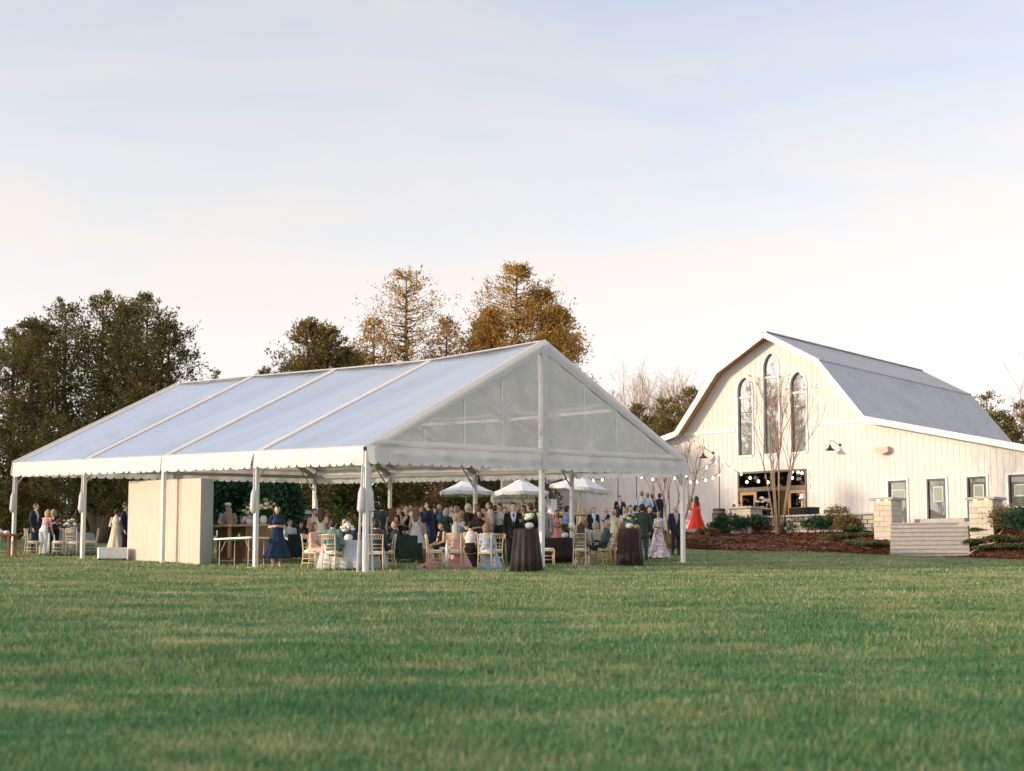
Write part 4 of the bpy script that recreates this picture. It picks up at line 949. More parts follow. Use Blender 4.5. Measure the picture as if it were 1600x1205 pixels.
def bouquet(p, label, r=.22, vase=None, cols=((.78, .74, .66),), nfl=14, nlf=90, vh=.16, group='flower arrangements', seed=1):
    rr = np.random.default_rng(seed); t = thing('flower_arrangement', label, 'flowers', p, 0, group)
    vm = vase or simple('white_ceramic', (.78, .76, .73), .35, .03)
    MB().lathe([(.05, 0), (.09, .03), (.115, vh*.5), (.09, vh*.85), (.06, vh), (.05, vh), (.0, vh*.9)], 18).build('vase', vm, t, True)
    c = np.array([0, 0, vh+r*.55]); vs, rn = [], []
    for k in range(nlf):
        d = rr.normal(size=3); d[2] = abs(d[2])*.9-.15; d /= np.linalg.norm(d); q = c+d*r*rr.uniform(.5, 1.15); a = rr.normal(size=3); a -= d*a.dot(d); a /= np.linalg.norm(a)
        L, w = rr.uniform(.06, .13), rr.uniform(.02, .04); vs += [q-a*w, q+d*L*.5+a*0, q+a*w, q-d*L*.5]; rn += [rr.uniform()]*4
    link('foliage', npmesh('foliage', np.array(vs), 4, np.arange(len(vs)), LEAFG, np.array(rn)), t)
    for k in range(nfl):
        d = rr.normal(size=3); d[2] = abs(d[2]); d[1] = d[1]-.4; d /= np.linalg.norm(d); q = c+d*r*rr.uniform(.75, 1.0); s = rr.uniform(.05, .085)
        MB().lathe([(0, -s*.6), (s*.7, -s*.35), (s, .1*s), (s*.75, s*.55), (s*.35, s*.6), (0, s*.35)], 9, tuple(q), mod=lambda a, i: 1+.15*math.sin(5*a)).build('bloom', cloth(cols[k % len(cols)]), t, True)
    return t
# ------------------------------------------------------------------ who and what stands under the tent
NAVY, DARK, BLACK, WHITE, LBLUE, TEAL, GREENS, PINK = (.017, .024, .054), (.020, .023, .032), (.012, .012, .014), (.74, .73, .71), (.42, .52, .66), (.12, .20, .21), (.035, .062, .058), (.72, .44, .44)
CREAM = (.66, .58, .46)
fl_dark = floral('black_white_floral', (.02, .02, .025), ((.75, .72, .70), (.60, .25, .27), (.02, .02, .03)), 13)
fl_white = floral('white_floral', (.72, .67, .67), ((.58, .34, .40), (.32, .28, .40), (.72, .68, .66)), 17)
fl_pink = floral('pink_floral', (.72, .40, .42), ((.78, .70, .68), (.60, .20, .26)), 12)
fl_pale = floral('pale_floral', (.60, .58, .54), ((.40, .40, .36), (.66, .55, .52)), 14)
def P(px, py, yaw, pose, fem, h, label, top, bottom, **k): return person(label, gnd(px, py), yaw, pose, fem, h, top, bottom, **k)
# left end of the tent
P(53, 866, 75, 'stand', 0, 1.80, 'man in navy suit behind the woman in pink at the tent left end', WHITE, NAVY, jacket=NAVY, hair=('short', 'brown'))
P(67, 868.5, 160, 'bend', 1, 1.62, 'blond woman in pink top and white trousers beside the left tent post', (.66, .34, .35), (.72, .72, .74), hair=('bob', 'blond'), shoes=(.5, .4, .35))
P(84, 868, -150, 'bend', 1, 1.63, 'blond woman in black floral blouse and black trousers next to the round table', BLACK, BLACK, topm=fl_dark, hair=('bob', 'blond'))
P(180, 871, 178, 'clasp', 1, 1.60, 'woman in long beige dress facing away near the plywood partition', CREAM, CREAM, skirt=(.06, .17), sleeves='short', hair=('bun', 'brown'))
P(193.5, 872, 85, 'stand', 0, 1.80, 'man in navy suit and dark hat half hidden by the plywood partition', (.50, .58, .68), NAVY, jacket=NAVY, hair=('short', 'brown'), hat=('brim', (.05, .07, .06)), beard='brown')
T1 = gnd(109, 867); draped_table(T1, .78, .74, cloth((.36, .42, .44)), 'round table with grey-blue cloth at the far left of the tent', 1.2, 18)
chair(50, 868.5, 95, 'wooden chair behind the pair of blond women at far left')
chair(93, 868.5, -95, 'wooden chair touching the black floral blouse, left of the grey-blue table')
chair(114, 869.5, 178, 'wooden chair seen from behind before the grey-blue round table')
chair(142, 868, -80, 'wooden chair just right of the second tent post, facing the grey-blue table')
chair(112, 861, 10, 'wooden chair with a blue jacket over it beyond the grey-blue table')
def blue_jacket():
    p = gnd(112, 861); t = MB()
    def fn(a, b):
        x = (a-.5)*.52; y = .245+(.09 if b > .5 else -.06)*abs(b-.5)*2; z = .95-.26*abs(b-.5)*2+.03*math.sin(a*9)
        q = Matrix.Rotation(R(10), 4, 'Z') @ Vector((x, y, 0)); return Vector((p.x+q.x, p.y+q.y, p.z+z))
    o = t.grid(fn, 12, 8).build('spare_jacket', cloth((.03, .09, .20)), smooth=True); tag(o, 'blue jacket hung over a wooden chair back', 'jacket')
blue_jacket()
bouquet(T1+Vector((.05, -.1, .745)), 'white flowers on the grey-blue round table', .20, nfl=8, nlf=60, seed=2)
def wooden_table():
    p = gnd(2, 870); t = thing('wooden_table', 'reddish brown wooden table cut off by the left picture edge', 'table', p, 0); M = woodmat('red_brown_wood', (.22, .075, .03), (.30, .11, .05), 3, 0)
    MB().box(-1.0, .42, -.4, .4, .68, .74).build('tabletop', M, t)
    for x, y in ((-.9, -.33), (-.9, .33), (.33, -.33), (.33, .33)): MB().box(x-.04, x+.04, y-.04, y+.04, 0, .68).build('leg', M, t)
    o = MB().lathe([(0, 0), (.20, .0), (.23, .06), (.15, .14), (.05, .20), (0, .21)], 12, mod=lambda a, i: 1+.12*math.sin(3*a+i)).build('napkin_bundle', cloth((.74, .73, .72)), smooth=True, loc=p+Vector((-.12, -.1, .742))); tag(o, 'heap of white napkins on the brown wooden table', 'napkins')
    o = MB().lathe([(.09, 0), (.11, .05), (.07, .10), (0, .12)], 12).build('white_bowl', simple('white_ceramic', (.78, .76, .73), .35, .03), smooth=True, loc=p+Vector((.2, -.15, .742))); tag(o, 'small white bowl at the corner of the brown wooden table', 'bowl')
wooden_table()
def white_box():
    p = gnd(175, 875.5); t = thing('white_bench', 'low white padded bench in front of the beige dress', 'bench', p, R(20)); m = cloth((.78, .77, .77))
    b = MB(); 
    for z, s in ((.05, .98), (.08, 1), (.36, 1), (.39, .97)): b.v += [(x*s, y*s, z) for x, y in ((-.42, -.28), (.42, -.28), (.42, .28), (-.42, .28))]
    for k in range(3): b.f += [(4*k+j, 4*k+(j+1) % 4, 4*k+4+(j+1) % 4, 4*k+4+j) for j in range(4)]
    b.f += [(12, 13, 14, 15), (3, 2, 1, 0)]; b.m = [0]*len(b.f); b.build('seat', m, t)
    for x, y in ((-.36, -.22), (.36, -.22), (-.36, .22), (.36, .22)): MB().box(x-.03, x+.03, y-.03, y+.03, 0, .06).build('leg', M_black, t)
white_box()
# plywood partition: front panels face the camera's left, one return with its grey shade put into the colour
def partition():
    p0, p1, p2 = gnd(198, 874.8), gnd(312.5, 882.6), gnd(331.5, 880.2); H = 2.44
    t = thing('plywood_partition', 'tall pale plywood partition of upright panels hiding the bar', 'partition', p0, 0)
    d = p1-p0; n = 4; wd = [.0, .24, .50, .74, 1.0]
    for k in range(n):
        a, b = p0+d*wd[k]-p0, p0+d*wd[k+1]-p0; a = a+d.normalized()*.016; b = b-d.normalized()*.016; j = (.0, .012, .004, .010)[k]; nn = Vector((d.y, -d.x, 0)).normalized()*j
        vs = []
        for q in (a, b): vs += [q+nn+Vector((0, 0, -.1)), q+nn+Vector((0, 0, H+.0))]
        th = Vector((-d.y, d.x, 0)).normalized()*.03; vs += [v+th for v in vs]
        MB().add(vs, [(0, 2, 3, 1), (4, 5, 7, 6), (1, 3, 7, 5), (0, 1, 5, 4), (2, 6, 7, 3)]).build('panel', M_ply, t)
    e = p2-p1; a, b = p1-p0+e.normalized()*.03, p2-p0; th = Vector((-e.y, e.x, 0)).normalized()*.03; vs = [a+Vector((0, 0, -.1)), b+Vector((0, 0, -.1)), b+Vector((0, 0, H-.004)), a+Vector((0, 0, H-.004))]; vs += [v+th for v in vs]
    MB().add(vs, [(0, 1, 2, 3), (7, 6, 5, 4), (3, 2, 6, 7), (1, 5, 6, 2), (0, 3, 7, 4)]).build('side_panel', M_plyshade, t)
    c = (p0+p1)/2-p0; th = Vector((-d.y, d.x, 0)).normalized(); MB().bar(c+th*.06+Vector((0, 0, 1.1)), c+th*1.1+Vector((0, 0, 0)), .06).build('prop', M_pine, t)
partition()
# bar
def bar_counter():
    p = gnd(333, 879.0); q = gnd(428, 880.5); d = q-p; L = d.length; rz = math.atan2(d.y, d.x)
    t = thing('bar_counter', 'wooden bar counter with open framed back behind the white folding table', 'bar', p, rz)
    MB().box(-.15, L+.05, -.32, .35, 1.04, 1.10).build('counter_top', M_pine, t)
    MB().box(L*.62, L, -.27, -.24, .02, 1.04).build('front_panel', M_barwood, t)
    MB().box(0, L*.62, .22, .25, .02, 1.04).build('back_panel', M_barwood, t)
    for x in (0, L*.30, L*.60, L-.03): MB().box(x, x+.09, -.24, -.15, 0, 1.04).build('stud', M_pine, t)
    MB().box(.09, L*.60, -.23, -.16, .03, .10).build('bottom_rail', M_pine, t)
    MB().box(L-.03, L, -.24, .28, .02, 1.03).build('end_panel', M_barwood, t)
    def on(x, y=0, z=1.101): return t.matrix_basis @ Vector((x, y, z))
    t.matrix_basis = Matrix.Translation(p) @ Matrix.Rotation(rz, 4, 'Z')
    bouquet(on(L*.60, .05), 'loose yellow-green flowers on the bar left of the post', .30, nfl=10, nlf=110, cols=((.62, .58, .34), (.74, .70, .50)), seed=5)
    bouquet(on(L*.83, -.05), 'big cream and green arrangement in a round white vase on the bar', .33, nfl=14, nlf=130, cols=((.76, .70, .55), (.62, .60, .36)), vh=.26, seed=6)
    b = MB().box(-.09, .09, -.015, .015, 0, .50).build('menu_board', woodmat('tan_board', (.40, .27, .16), (.48, .34, .22)), loc=on(L*.27, .05, 1.101)); b.rotation_euler = (R(-8), R(-14), rz); tag(b, 'tan menu board leaning on the bar between the two bartenders', 'menu board')
    for k, x in enumerate((.1, .5, .62)):
        o = thing('bottle', ('clear bottle at the left end of the bar', 'clear glass beside the left bartender hand', 'glass bottle by the right bartender')[k], 'bottle', on(x*L*.6+.1, .1), 0)
        MB().lathe([(.035, 0), (.037, .14), (.014, .2), (.014, .26), (.0, .262)], 10).build('bottle_body', glassmat('bottle_glass_%d' % k, (.10, .14, .12), .1), o, True)
    back = t.matrix_basis @ Vector((0, .62, 0)); bz = lambda x, y: (lambda w: Vector((w.x, w.y, ground(w.x, w.y))))(t.matrix_basis @ Vector((x, y, 0)))
    person('bartender in grey shirt and white cap leaning on the bar', bz(.12, .62), R(0)+10, 'counter', 0, 1.78, (.30, .34, .36), DARK, sleeves='short', hat=('cap', (.76, .74, .70)), hair=('short', 'brown'), group='bar staff')
    person('bartender with blond hair, white cap and white shirt at the bar', bz(L*.44, .62), -8, 'counter', 1, 1.68, (.70, .71, .73), DARK, sleeves='short', hat=('cap', (.76, .74, .70)), hair=('bob', 'blond'), group='bar staff')
bar_counter()
def folding_table():
    p, q = gnd(352, 883.5), gnd(402, 886.5); d = q-p; L = d.length; rz = math.atan2(d.y, d.x); t = thing('folding_table', 'white folding table with thin metal legs in front of the bar', 'table', p, rz); m = simple('white_plastic', (.74, .73, .70), .5, .03)
    MB().box(-.05, L+.2, -.35, .30, .70, .745).build('tabletop', m, t)
    for x in (.12, L-.05):
        MB().tube([(x, -.25, 0), (x, -.25, .70)], .014, 6).build('leg', M_alu_raw, t); MB().tube([(x, .22, 0), (x, .22, .70)], .014, 6).build('leg', M_alu_raw, t); MB().tube([(x, -.25, .12), (x, .22, .12)], .012, 6).build('leg_brace', M_alu_raw, t)
        MB().tube([(x, -.2, .38), (x+.28*(1 if x < L/2 else -1), -.2, .69)], .009, 5).build('diagonal_brace', M_alu_raw, t)
    b = (p+q)/2; o = thing('green_bottle', 'small green bottle on the white folding table', 'bottle', Vector((b.x-.05, b.y-.05, ground(b.x, b.y)+.748)), 0); MB().lathe([(.035, 0), (.037, .09), (.02, .13), (.018, .15), (0, .152)], 10).build('bottle_body', simple('green_plastic', (.03, .30, .17), .3, .05), o, True)
    for k, px in enumerate((352, 372)):
        o = thing('crate', ('dark red crate on the grass under the folding table, left one', 'dark red crate on the grass under the folding table, right one')[k], 'crate', gnd(px, 882.0), .3, 'crates below the folding table')
        m2 = simple('dark_red_plastic', (.10, .03, .025), .5, .1); MB().box(-.13, .13, -.1, .1, 0, .02).build('crate_floor', m2, o)
        for a in ((-.13, -.115, -.1, .1), (.115, .13, -.1, .1), (-.115, .115, -.1, -.085), (-.115, .115, .085, .1)): MB().box(*a, .02, .18).build('crate_side', m2, o)
folding_table()
P(432, 886.5, 12, 'walk', 1, 1.70, 'woman in flowing navy wrap dress standing with folded arms at the bar', (.013, .032, .078), None, sleeves='short', skirt=(.24, .18), legs='short', hair=('long', 'dark'), shoes=(.55, .42, .34))
# dark green lounge sofa and the people around it
def sofa(px0, px1, py, label, back=True):
    p, q = gnd(px0, py), gnd(px1, py); d = q-p; L = d.length; t = thing('sofa', label, 'sofa', p, math.atan2(d.y, d.x), 'dark green lounge sofas'); m = cloth((.018, .042, .032))
    MB().box(0, L, 0, .8, .14, .42).build('seat', m, t)
    MB().box(.004, L-.004, -.14, .04, .12, .82).build('backrest', m, t)
    for x in (-.14, L): MB().box(x, x+.14, -.12, .8, .12, .60).build('armrest', m, t)
    for x in (.0, L-.06):
        for y in (-.08, .7): MB().box(x, x+.06, y, y+.06, 0, .14).build('leg', M_pine, t)
    return t
sofa(449, 473, 877, 'dark green sofa seen from behind near the navy dress')
sofa(617, 652, 880.5, 'dark green sofa seen from behind near the man in light blue shirt')
P(455, 873, 40, 'sitback', 0, 1.74, 'dark haired person in white shirt lounging on the green sofa', (.62, .66, .74), DARK, hair=('short', 'dark'))
P(468, 873, -30, 'sitback', 1, 1.62, 'dark haired person in black at the right end of the green sofa', DARK, DARK, hair=('bob', 'dark'))
P(489, 879, 35, 'clasp', 1, 1.62, 'dark haired woman in off-shoulder cream dress facing the camera', (.66, .60, .52), None, sleeves='none', skirt=(.15, .14), hair=('bun', 'dark'))
P(501, 881, 172, 'clasp', 1, 1.66, 'woman with long brown hair in cream dress seen from behind', (.64, .61, .52), None, sleeves='none', skirt=(.06, .15), hair=('long', 'brown'))
# first round table by the near corner post
T2 = gnd(551, 889.5); draped_table(T2, .80, .74, cloth((.50, .54, .56)), 'round table with pale grey cloth behind the near corner post', 1.15, 18)
bouquet(T2+Vector((-.1, -.15, .745)), 'white flower bowl on the pale grey round table', .18, nfl=12, nlf=40, seed=7)
def seated(px, py, yaw, label, clabel, *a, pose='sit', ch=True, **k):
    p = gnd(px, py); person(label, p, yaw, pose, *a, **k)
    if ch: chair(0, 0, yaw, clabel, p)
seated(488, 889.5, 70, 'woman in pale pink dress seated on a wooden chair left of the grey table', 'wooden chair under the woman in pale pink dress', 1, 1.64, (.68, .46, .42), None, sleeves='none', skirt=(.10, .2), hair=('bob', 'brown'))
seated(519, 891.5, 160, 'man in grey-green blazer seated with his back to the camera', 'wooden chair under the man in grey-green blazer', 0, 1.78, (.12, .20, .20), (.045, .055, .06), jacket=(.12, .20, .20), hair=('short', 'dark'))
seated(512, 884.5, 60, 'dark haired woman seated behind the grey-green blazer', 'wooden chair under the woman behind the grey-green blazer', 1, 1.62, (.10, .14, .16), DARK, hair=('bob', 'dark'))
seated(539, 883, -20, 'balding man in navy suit with open white collar seated at the pale grey table', 'wooden chair under the man with open white collar', 0, 1.76, WHITE, NAVY, jacket=NAVY, hair=('fringe', 'brown'))
seated(553, 884.5, -35, 'bald man in navy jacket leaning over the pale grey table', 'wooden chair under the leaning bald man', 0, 1.74, NAVY, NAVY, pose='sitlean', jacket=NAVY, hair=('fringe', 'grey'), sk='b')
seated(587, 891.5, 185, 'man in charcoal jacket seated with his back turned, right of the corner post', 'wooden chair under the man in charcoal jacket', 0, 1.76, (.045, .055, .065), DARK, jacket=(.045, .055, .065), hair=('short', 'dark'))
seated(603, 889.5, -75, 'bearded man in light blue shirt leaning from his chair', 'wooden chair under the bearded man in light blue shirt', 0, 1.82, (.40, .49, .58), DARK, pose='sitlean', hair=('short', 'sandy'), beard='brown')
P(618, 885, -60, 'sit', 0, 1.70, 'sandy haired person in navy on the sofa end behind the light blue shirt', NAVY, NAVY, hair=('short', 'sandy'))
# standing crowd, left to right
P(596, 876, 165, 'drink', 0, 1.84, 'man in dark green suit seen from behind, leftmost of the standing crowd', WHITE, GREENS, jacket=GREENS, hair=('short', 'dark'))
P(604.5, 871, 100, 'stand', 1, 1.66, 'dark haired woman in black just right of the dark green suit', BLACK, BLACK, hair=('bob', 'dark'), skirt=(.4, .1))
P(612, 878, 150, 'stand', 1, 1.66, 'woman with long auburn hair in black dress', BLACK, None, sleeves='none', skirt=(.25, .1), hair=('long', 'auburn'))
P(621, 875, 40, 'clasp', 1, 1.70, 'woman in black dress with bare arms between the auburn hair and a dark suit', BLACK, None, sleeves='none', skirt=(.25, .1), hair=('bun', 'brown'))
P(629.5, 873, 80, 'drink', 0, 1.82, 'man in black suit and white shirt facing right in the crowd', WHITE, DARK, jacket=DARK, hair=('short', 'brown'))
P(638, 876, -100, 'face', 1, 1.70, 'blond woman in strapless black dress raising her arm', BLACK, None, sleeves='none', skirt=(.1, .12), hair=('bun', 'blond'))
P(650, 878, 168, 'stand', 1, 1.70, 'woman in long white dress with fair hair down her back', (.70, .70, .72), None, sleeves='none', skirt=(.05, .24), hair=('long', 'sandy'))
P(660, 874, -150, 'clasp', 1, 1.62, 'woman in pale dress partly hidden beside the white dress', (.62, .56, .50), None, sleeves='none', skirt=(.1, .16), hair=('bob', 'sandy'))
P(672, 880.5, -95, 'face', 0, 1.86, 'man in blue suit with hand to his face', WHITE, (.014, .026, .072), jacket=(.014, .026, .072), hair=('short', 'dark'))
P(678, 873, 30, 'stand', 1, 1.72, 'dark haired woman behind the man in blue suit', (.03, .04, .06), DARK, hair=('bob', 'dark'), skirt=(.4, .1))
P(686, 873, 175, 'drink', 0, 1.80, 'grey haired man in blue shirt seen from behind', (.10, .18, .32), DARK, hair=('short', 'grey'))
P(697, 875, 170, 'clasp', 1, 1.68, 'grey haired woman in dark green top', (.03, .06, .05), (.03, .05, .05), hair=('bob', 'grey'), skirt=(.3, .12))
P(713, 869, -20, 'drink', 1, 1.78, 'tall blond woman in patterned top behind the grey haired couple', (.5, .4, .3), DARK, topm=fl_pale, hair=('long', 'blond'), skirt=(.3, .1))
P(721, 872, 60, 'drink', 1, 1.60, 'woman in pink jacket beside the white haired man', (.66, .42, .42), (.5, .45, .42), hair=('bob', 'blond'))
P(731, 878, 110, 'drink', 0, 1.80, 'white haired man in black suit under the first white umbrella', WHITE, BLACK, jacket=BLACK, hair=('short', 'white'), sk='d')
P(745.5, 872, -30, 'stand', 0, 1.82, 'ruddy man in dark clothes beside the thin tent post', (.06, .03, .03), DARK, hair=('short', 'red'))
P(748, 879, 10, 'clasp', 1, 1.60, 'short woman in dark top in front of the ruddy man', (.05, .045, .05), DARK, hair=('bob', 'brown'), sleeves='short', skirt=(.35, .1))
P(765, 879, -70, 'drink', 0, 1.86, 'man in tan jacket and white shirt facing left', (.74, .72, .69), (.20, .18, .16), jacket=(.50, .38, .32), hair=('short', 'brown'))
P(781, 879, -25, 'drink', 0, 1.80, 'dark haired man in white shirt and black trousers', (.68, .69, .71), DARK, hair=('short', 'dark'))
P(789, 871, 15, 'stand', 0, 1.74, 'man in black between two white shirts', DARK, DARK, jacket=DARK, hair=('short', 'sandy'))
P(802, 885, 5, 'drink', 0, 1.80, 'man in black suit with dark tie facing the camera, behind the brown cocktail table', (.64, .68, .72), BLACK, jacket=BLACK, hair=('short', 'dark'), tie=(.05, .05, .06))
P(819, 874, -40, 'stand', 0, 1.78, 'man in black suit partly behind the tent gable post', WHITE, BLACK, jacket=BLACK, hair=('short', 'dark'))
P(829, 880, -130, 'drink', 0, 1.82, 'brown haired man in black suit turned away next to the gable post', WHITE, BLACK, jacket=BLACK, hair=('short', 'brown'))
for a in ((643, 870, -30, 'drink', 0, 1.82, 'man in grey suit at the back behind the raised arm', (.6, .62, .64), (.12, .13, .15), dict(jacket=(.12, .13, .15), hair=('short', 'brown'))),
          (704, 866, 20, 'stand', 0, 1.80, 'man in white shirt at the back between grey hair and blond hair', (.66, .67, .68), DARK, dict(hair=('short', 'dark'))),
          (738, 868, -40, 'clasp', 1, 1.70, 'woman in cream jacket at the back near the first umbrella', (.62, .56, .48), (.5, .46, .4), dict(hair=('bob', 'brown'))),
          (755, 869, 35, 'drink', 1, 1.68, 'woman in dusty pink dress at the back left of the tan jacket', (.58, .34, .32), None, dict(sleeves='none', skirt=(.2, .12), hair=('long', 'blond'))),
          (773, 868, 150, 'stand', 0, 1.82, 'man in navy jacket at the back right of the tan jacket', WHITE, NAVY, dict(jacket=NAVY, hair=('short', 'brown'))),
          (811, 870, 60, 'stand', 1, 1.66, 'woman in pale green dress at the back behind the dark tie', (.40, .48, .40), None, dict(sleeves='none', skirt=(.2, .12), hair=('bob', 'auburn'))),
          (852, 872, 165, 'stand', 0, 1.78, 'man in light grey suit right of the gable post', WHITE, (.30, .31, .33), dict(jacket=(.30, .31, .33), hair=('short', 'grey'))),
          (870, 868, -20, 'clasp', 1, 1.64, 'woman in coral dress behind the brown round table', (.62, .24, .18), None, dict(sleeves='none', skirt=(.2, .14), hair=('long', 'brown'))),
          (886, 869, 120, 'drink', 0, 1.80, 'man in blue shirt left of the thin tent post at the back', (.22, .32, .50), DARK, dict(hair=('short', 'dark'))),
          (960, 867, 170, 'stand', 1, 1.66, 'woman in pale yellow dress behind the bald man in teal', (.64, .58, .40), None, dict(sleeves='none', skirt=(.15, .14), hair=('bun', 'blond'))),
          (978, 866, -30, 'drink', 0, 1.78, 'man in white shirt and dark braces near the yellow flowers', (.66, .67, .69), DARK, dict(hair=('short', 'sandy'))),
          (574, 869, 30, 'clasp', 1, 1.64, 'woman in pale lilac dress behind the corner post', (.52, .46, .58), None, dict(sleeves='none', skirt=(.2, .14), hair=('bob', 'blond'))),
          (655, 866, 100, 'drink', 0, 1.84, 'man in dark shirt at the back above the white dress', (.05, .06, .07), DARK, dict(hair=('short', 'dark')))):
    P(*a[:9], **a[9])
# seated group in front of them
T3 = gnd(735, 882); draped_table(T3, .74, .74, cloth((.60, .60, .60)), 'round table with white cloth hidden behind the pink and blue dresses', 1.12, 18)
bouquet(T3+Vector((-.25, -.2, .745)), 'white blooms on the table behind the pink dress', .20, nfl=12, nlf=40, seed=8)
seated(712, 888.5, 172, 'woman in rose pink gown seated with her back to the camera', 'wooden chair under the rose pink gown', 1, 1.66, (.72, .40, .42), None, sleeves='none', skirt=(.03, .5), hair=('long', 'grey'))
P(735, 886.5, 176, 'sit', 1, 1.68, 'woman in white strapless top and long black skirt seated between pink and blue', (.72, .70, .68), None, sleeves='none', skirt=(.03, .35), skirtm=cloth(BLACK), hair=('bun', 'dark'))
seated(760, 889.5, 168, 'woman in pale blue dress with short blond hair seated from behind', 'wooden chair under the pale blue dress', 1, 1.66, (.36, .46, .66), None, sleeves='short', skirt=(.05, .4), hair=('bob', 'sandy'))
seated(691, 882, -60, 'woman in black top with hands in her lap seated left of the rose gown', 'wooden chair under the woman in black top', 1, 1.66, BLACK, DARK, sleeves='none', hair=('bun', 'dark'), legs='short')
chair(679, 888.5, 100, 'empty wooden chair with white cushion left of the rose pink gown')
chair(771, 887, -150, 'wooden chair half hidden behind the pale blue dress')
def train():
    p = off(gnd(712, 888.5), 172, -.15, .55); m = MB()
    def fn(a, t):
        w = .13+.10*t; x = (a-.5)*2*w; z = .26*(1-t)**1.3+.03+.05*math.sin(a*14)*t; return Vector((-.05+x-.22*t, -.1*t+.05*math.sin(7*a), z*math.sqrt(max(0, 1-(2*a-1)**4))))
    o = m.grid(fn, 16, 8).build('gown_train', cloth((.74, .36, .42)), smooth=True, loc=p); tag(o, 'rose pink gown train trailing onto the grass', 'fabric')
train()
def pouf():
    p = gnd(657, 879); t = thing('woven_pouf', 'round tan woven pouf beside the green sofa', 'pouf', p, 0)
    MB().lathe([(.18, 0), (.27, .06), (.29, .2), (.27, .36), (.20, .41)], 22).build('body', simple('tan_weave', (.38, .29, .16), .9, .2, 20, .6, 60), t, True); MB().lathe([(.20, .411), (.1, .43), (0, .435)], 22).build('top', simple('tan_weave_top', (.42, .33, .20), .9, .15, 20), t, True)
pouf()
# cocktail tables
T4 = gnd(822, 893.5); draped_table(T4, .31, 1.08, BR, 'tall cocktail table in dark brown drape left of the gable post', 1.34, 14)
bouquet(T4+Vector((.08, -.02, 1.085)), 'white and green flowers on the left brown cocktail table', .17, nfl=7, nlf=80, cols=((.70, .62, .45), (.74, .72, .66)), seed=9)
T5 = gnd(984, 884.5); draped_table(T5, .315, 1.06, BR, 'tall cocktail table in dark brown drape near the right corner post', 1.22, 14)
bouquet(T5+Vector((.0, 0, 1.065)), 'yellow and green flowers on the right brown cocktail table', .18, nfl=9, nlf=80, cols=((.70, .58, .30), (.66, .62, .42)), seed=10)
def loaf():
    for k, (dx, dy, lb) in enumerate(((.2, -.12, 'small tan bread basket on the right brown cocktail table'),)):
        t = thing('bread_basket', lb, 'basket', T5+Vector((dx, dy, 1.066)), 0); MB().lathe([(.06, 0), (.10, .07), (.095, .07), (.055, .01)], 14).build('basket', simple('tan_weave', (.38, .29, .16), .9, .2, 20, .6, 60), t, True)
        MB().lathe([(0, .05), (.07, .06), (.06, .10), (0, .12)], 12).build('bread', simple('bread_crust', (.45, .26, .10), .7, .2), t, True)
loaf()
# right group of seated guests
T6 = gnd(876, 879.5); draped_table(T6, .80, .74, BR, 'low round table in dark brown cloth right of the gable post', 1.12, 18)
bouquet(T6+Vector((.12, -.3, .745)), 'green foliage bowl on the low brown round table', .18, nfl=3, nlf=90, seed=11)
def globe():
    t = thing('globe_lamp', 'white round lamp on a slim stem on the brown round table', 'lamp', T6+Vector((.32, -.25, .745)), 0)
    MB().lathe([(.08, 0), (.08, .02), (.015, .03), (.015, .22)], 12).build('stem', simple('white_ceramic', (.78, .76, .73), .35, .03), t, True); MB().lathe([(0, .2), (.08, .22), (.125, .30), (.12, .38), (.07, .45), (0, .47)], 16).build('shade', simple('white_paper', (.8, .79, .77), .8, .02), t, True)
globe()
chair(855, 883.5, 95, 'empty wooden chair with white cushion right of the gable post')
seated(908, 884, 165, 'woman in taupe dress with brown hair seated from behind', 'wooden chair under the taupe dress', 1, 1.64, (.26, .23, .18), None, skirt=(.03, .4), hair=('long', 'brown'))
seated(943, 883, -85, 'bald man in dark teal suit leaning back in his chair', 'wooden chair under the bald man in teal', 0, 1.80, (.05, .085, .095), (.03, .05, .06), pose='sitback', jacket=(.05, .085, .095), hair=('fringe', 'grey'), sk='b')
chair(955, 882, 160, 'wooden chair behind the bald man in teal')
seated(914, 879, 175, 'person in mint shirt leaning at the brown round table', 'wooden chair under the mint shirt', 0, 1.80, (.42, .55, .52), DARK, pose='sitlean', hair=('short', 'sandy'))
seated(931, 876, 185, 'woman in pale floral blouse seated from behind', 'wooden chair under the pale floral blouse', 1, 1.70, (.5, .5, .45), DARK, topm=fl_pale, hair=('bob', 'grey'))
seated(973, 879, 200, 'red haired woman in orange dress seated behind the right cocktail table', 'wooden chair under the red haired woman', 1, 1.62, (.55, .16, .08), None, skirt=(.1, .3), hair=('long', 'red'))
P(912, 858, 25, 'clasp', 1, 1.70, 'smiling woman in pink dress standing by the outdoor counter', (.68, .32, .32), None, sleeves='none', skirt=(.2, .15), hair=('bun', 'red'))
P(927, 862, 20, 'stand', 0, 1.80, 'man in navy suit with pale tie standing by the outdoor counter', (.66, .70, .76), NAVY, jacket=NAVY, hair=('short', 'red'))
P(949, 864, -80, 'drink', 0, 1.78, 'bald man in navy suit holding a glass', (.6, .6, .62), NAVY, jacket=NAVY, hair=('fringe', 'white'), sk='b')
P(897, 855, 70, 'stand', 1, 1.66, 'dark haired woman by the counter half behind the thin tent post', DARK, DARK, hair=('long', 'dark'), skirt=(.3, .1))
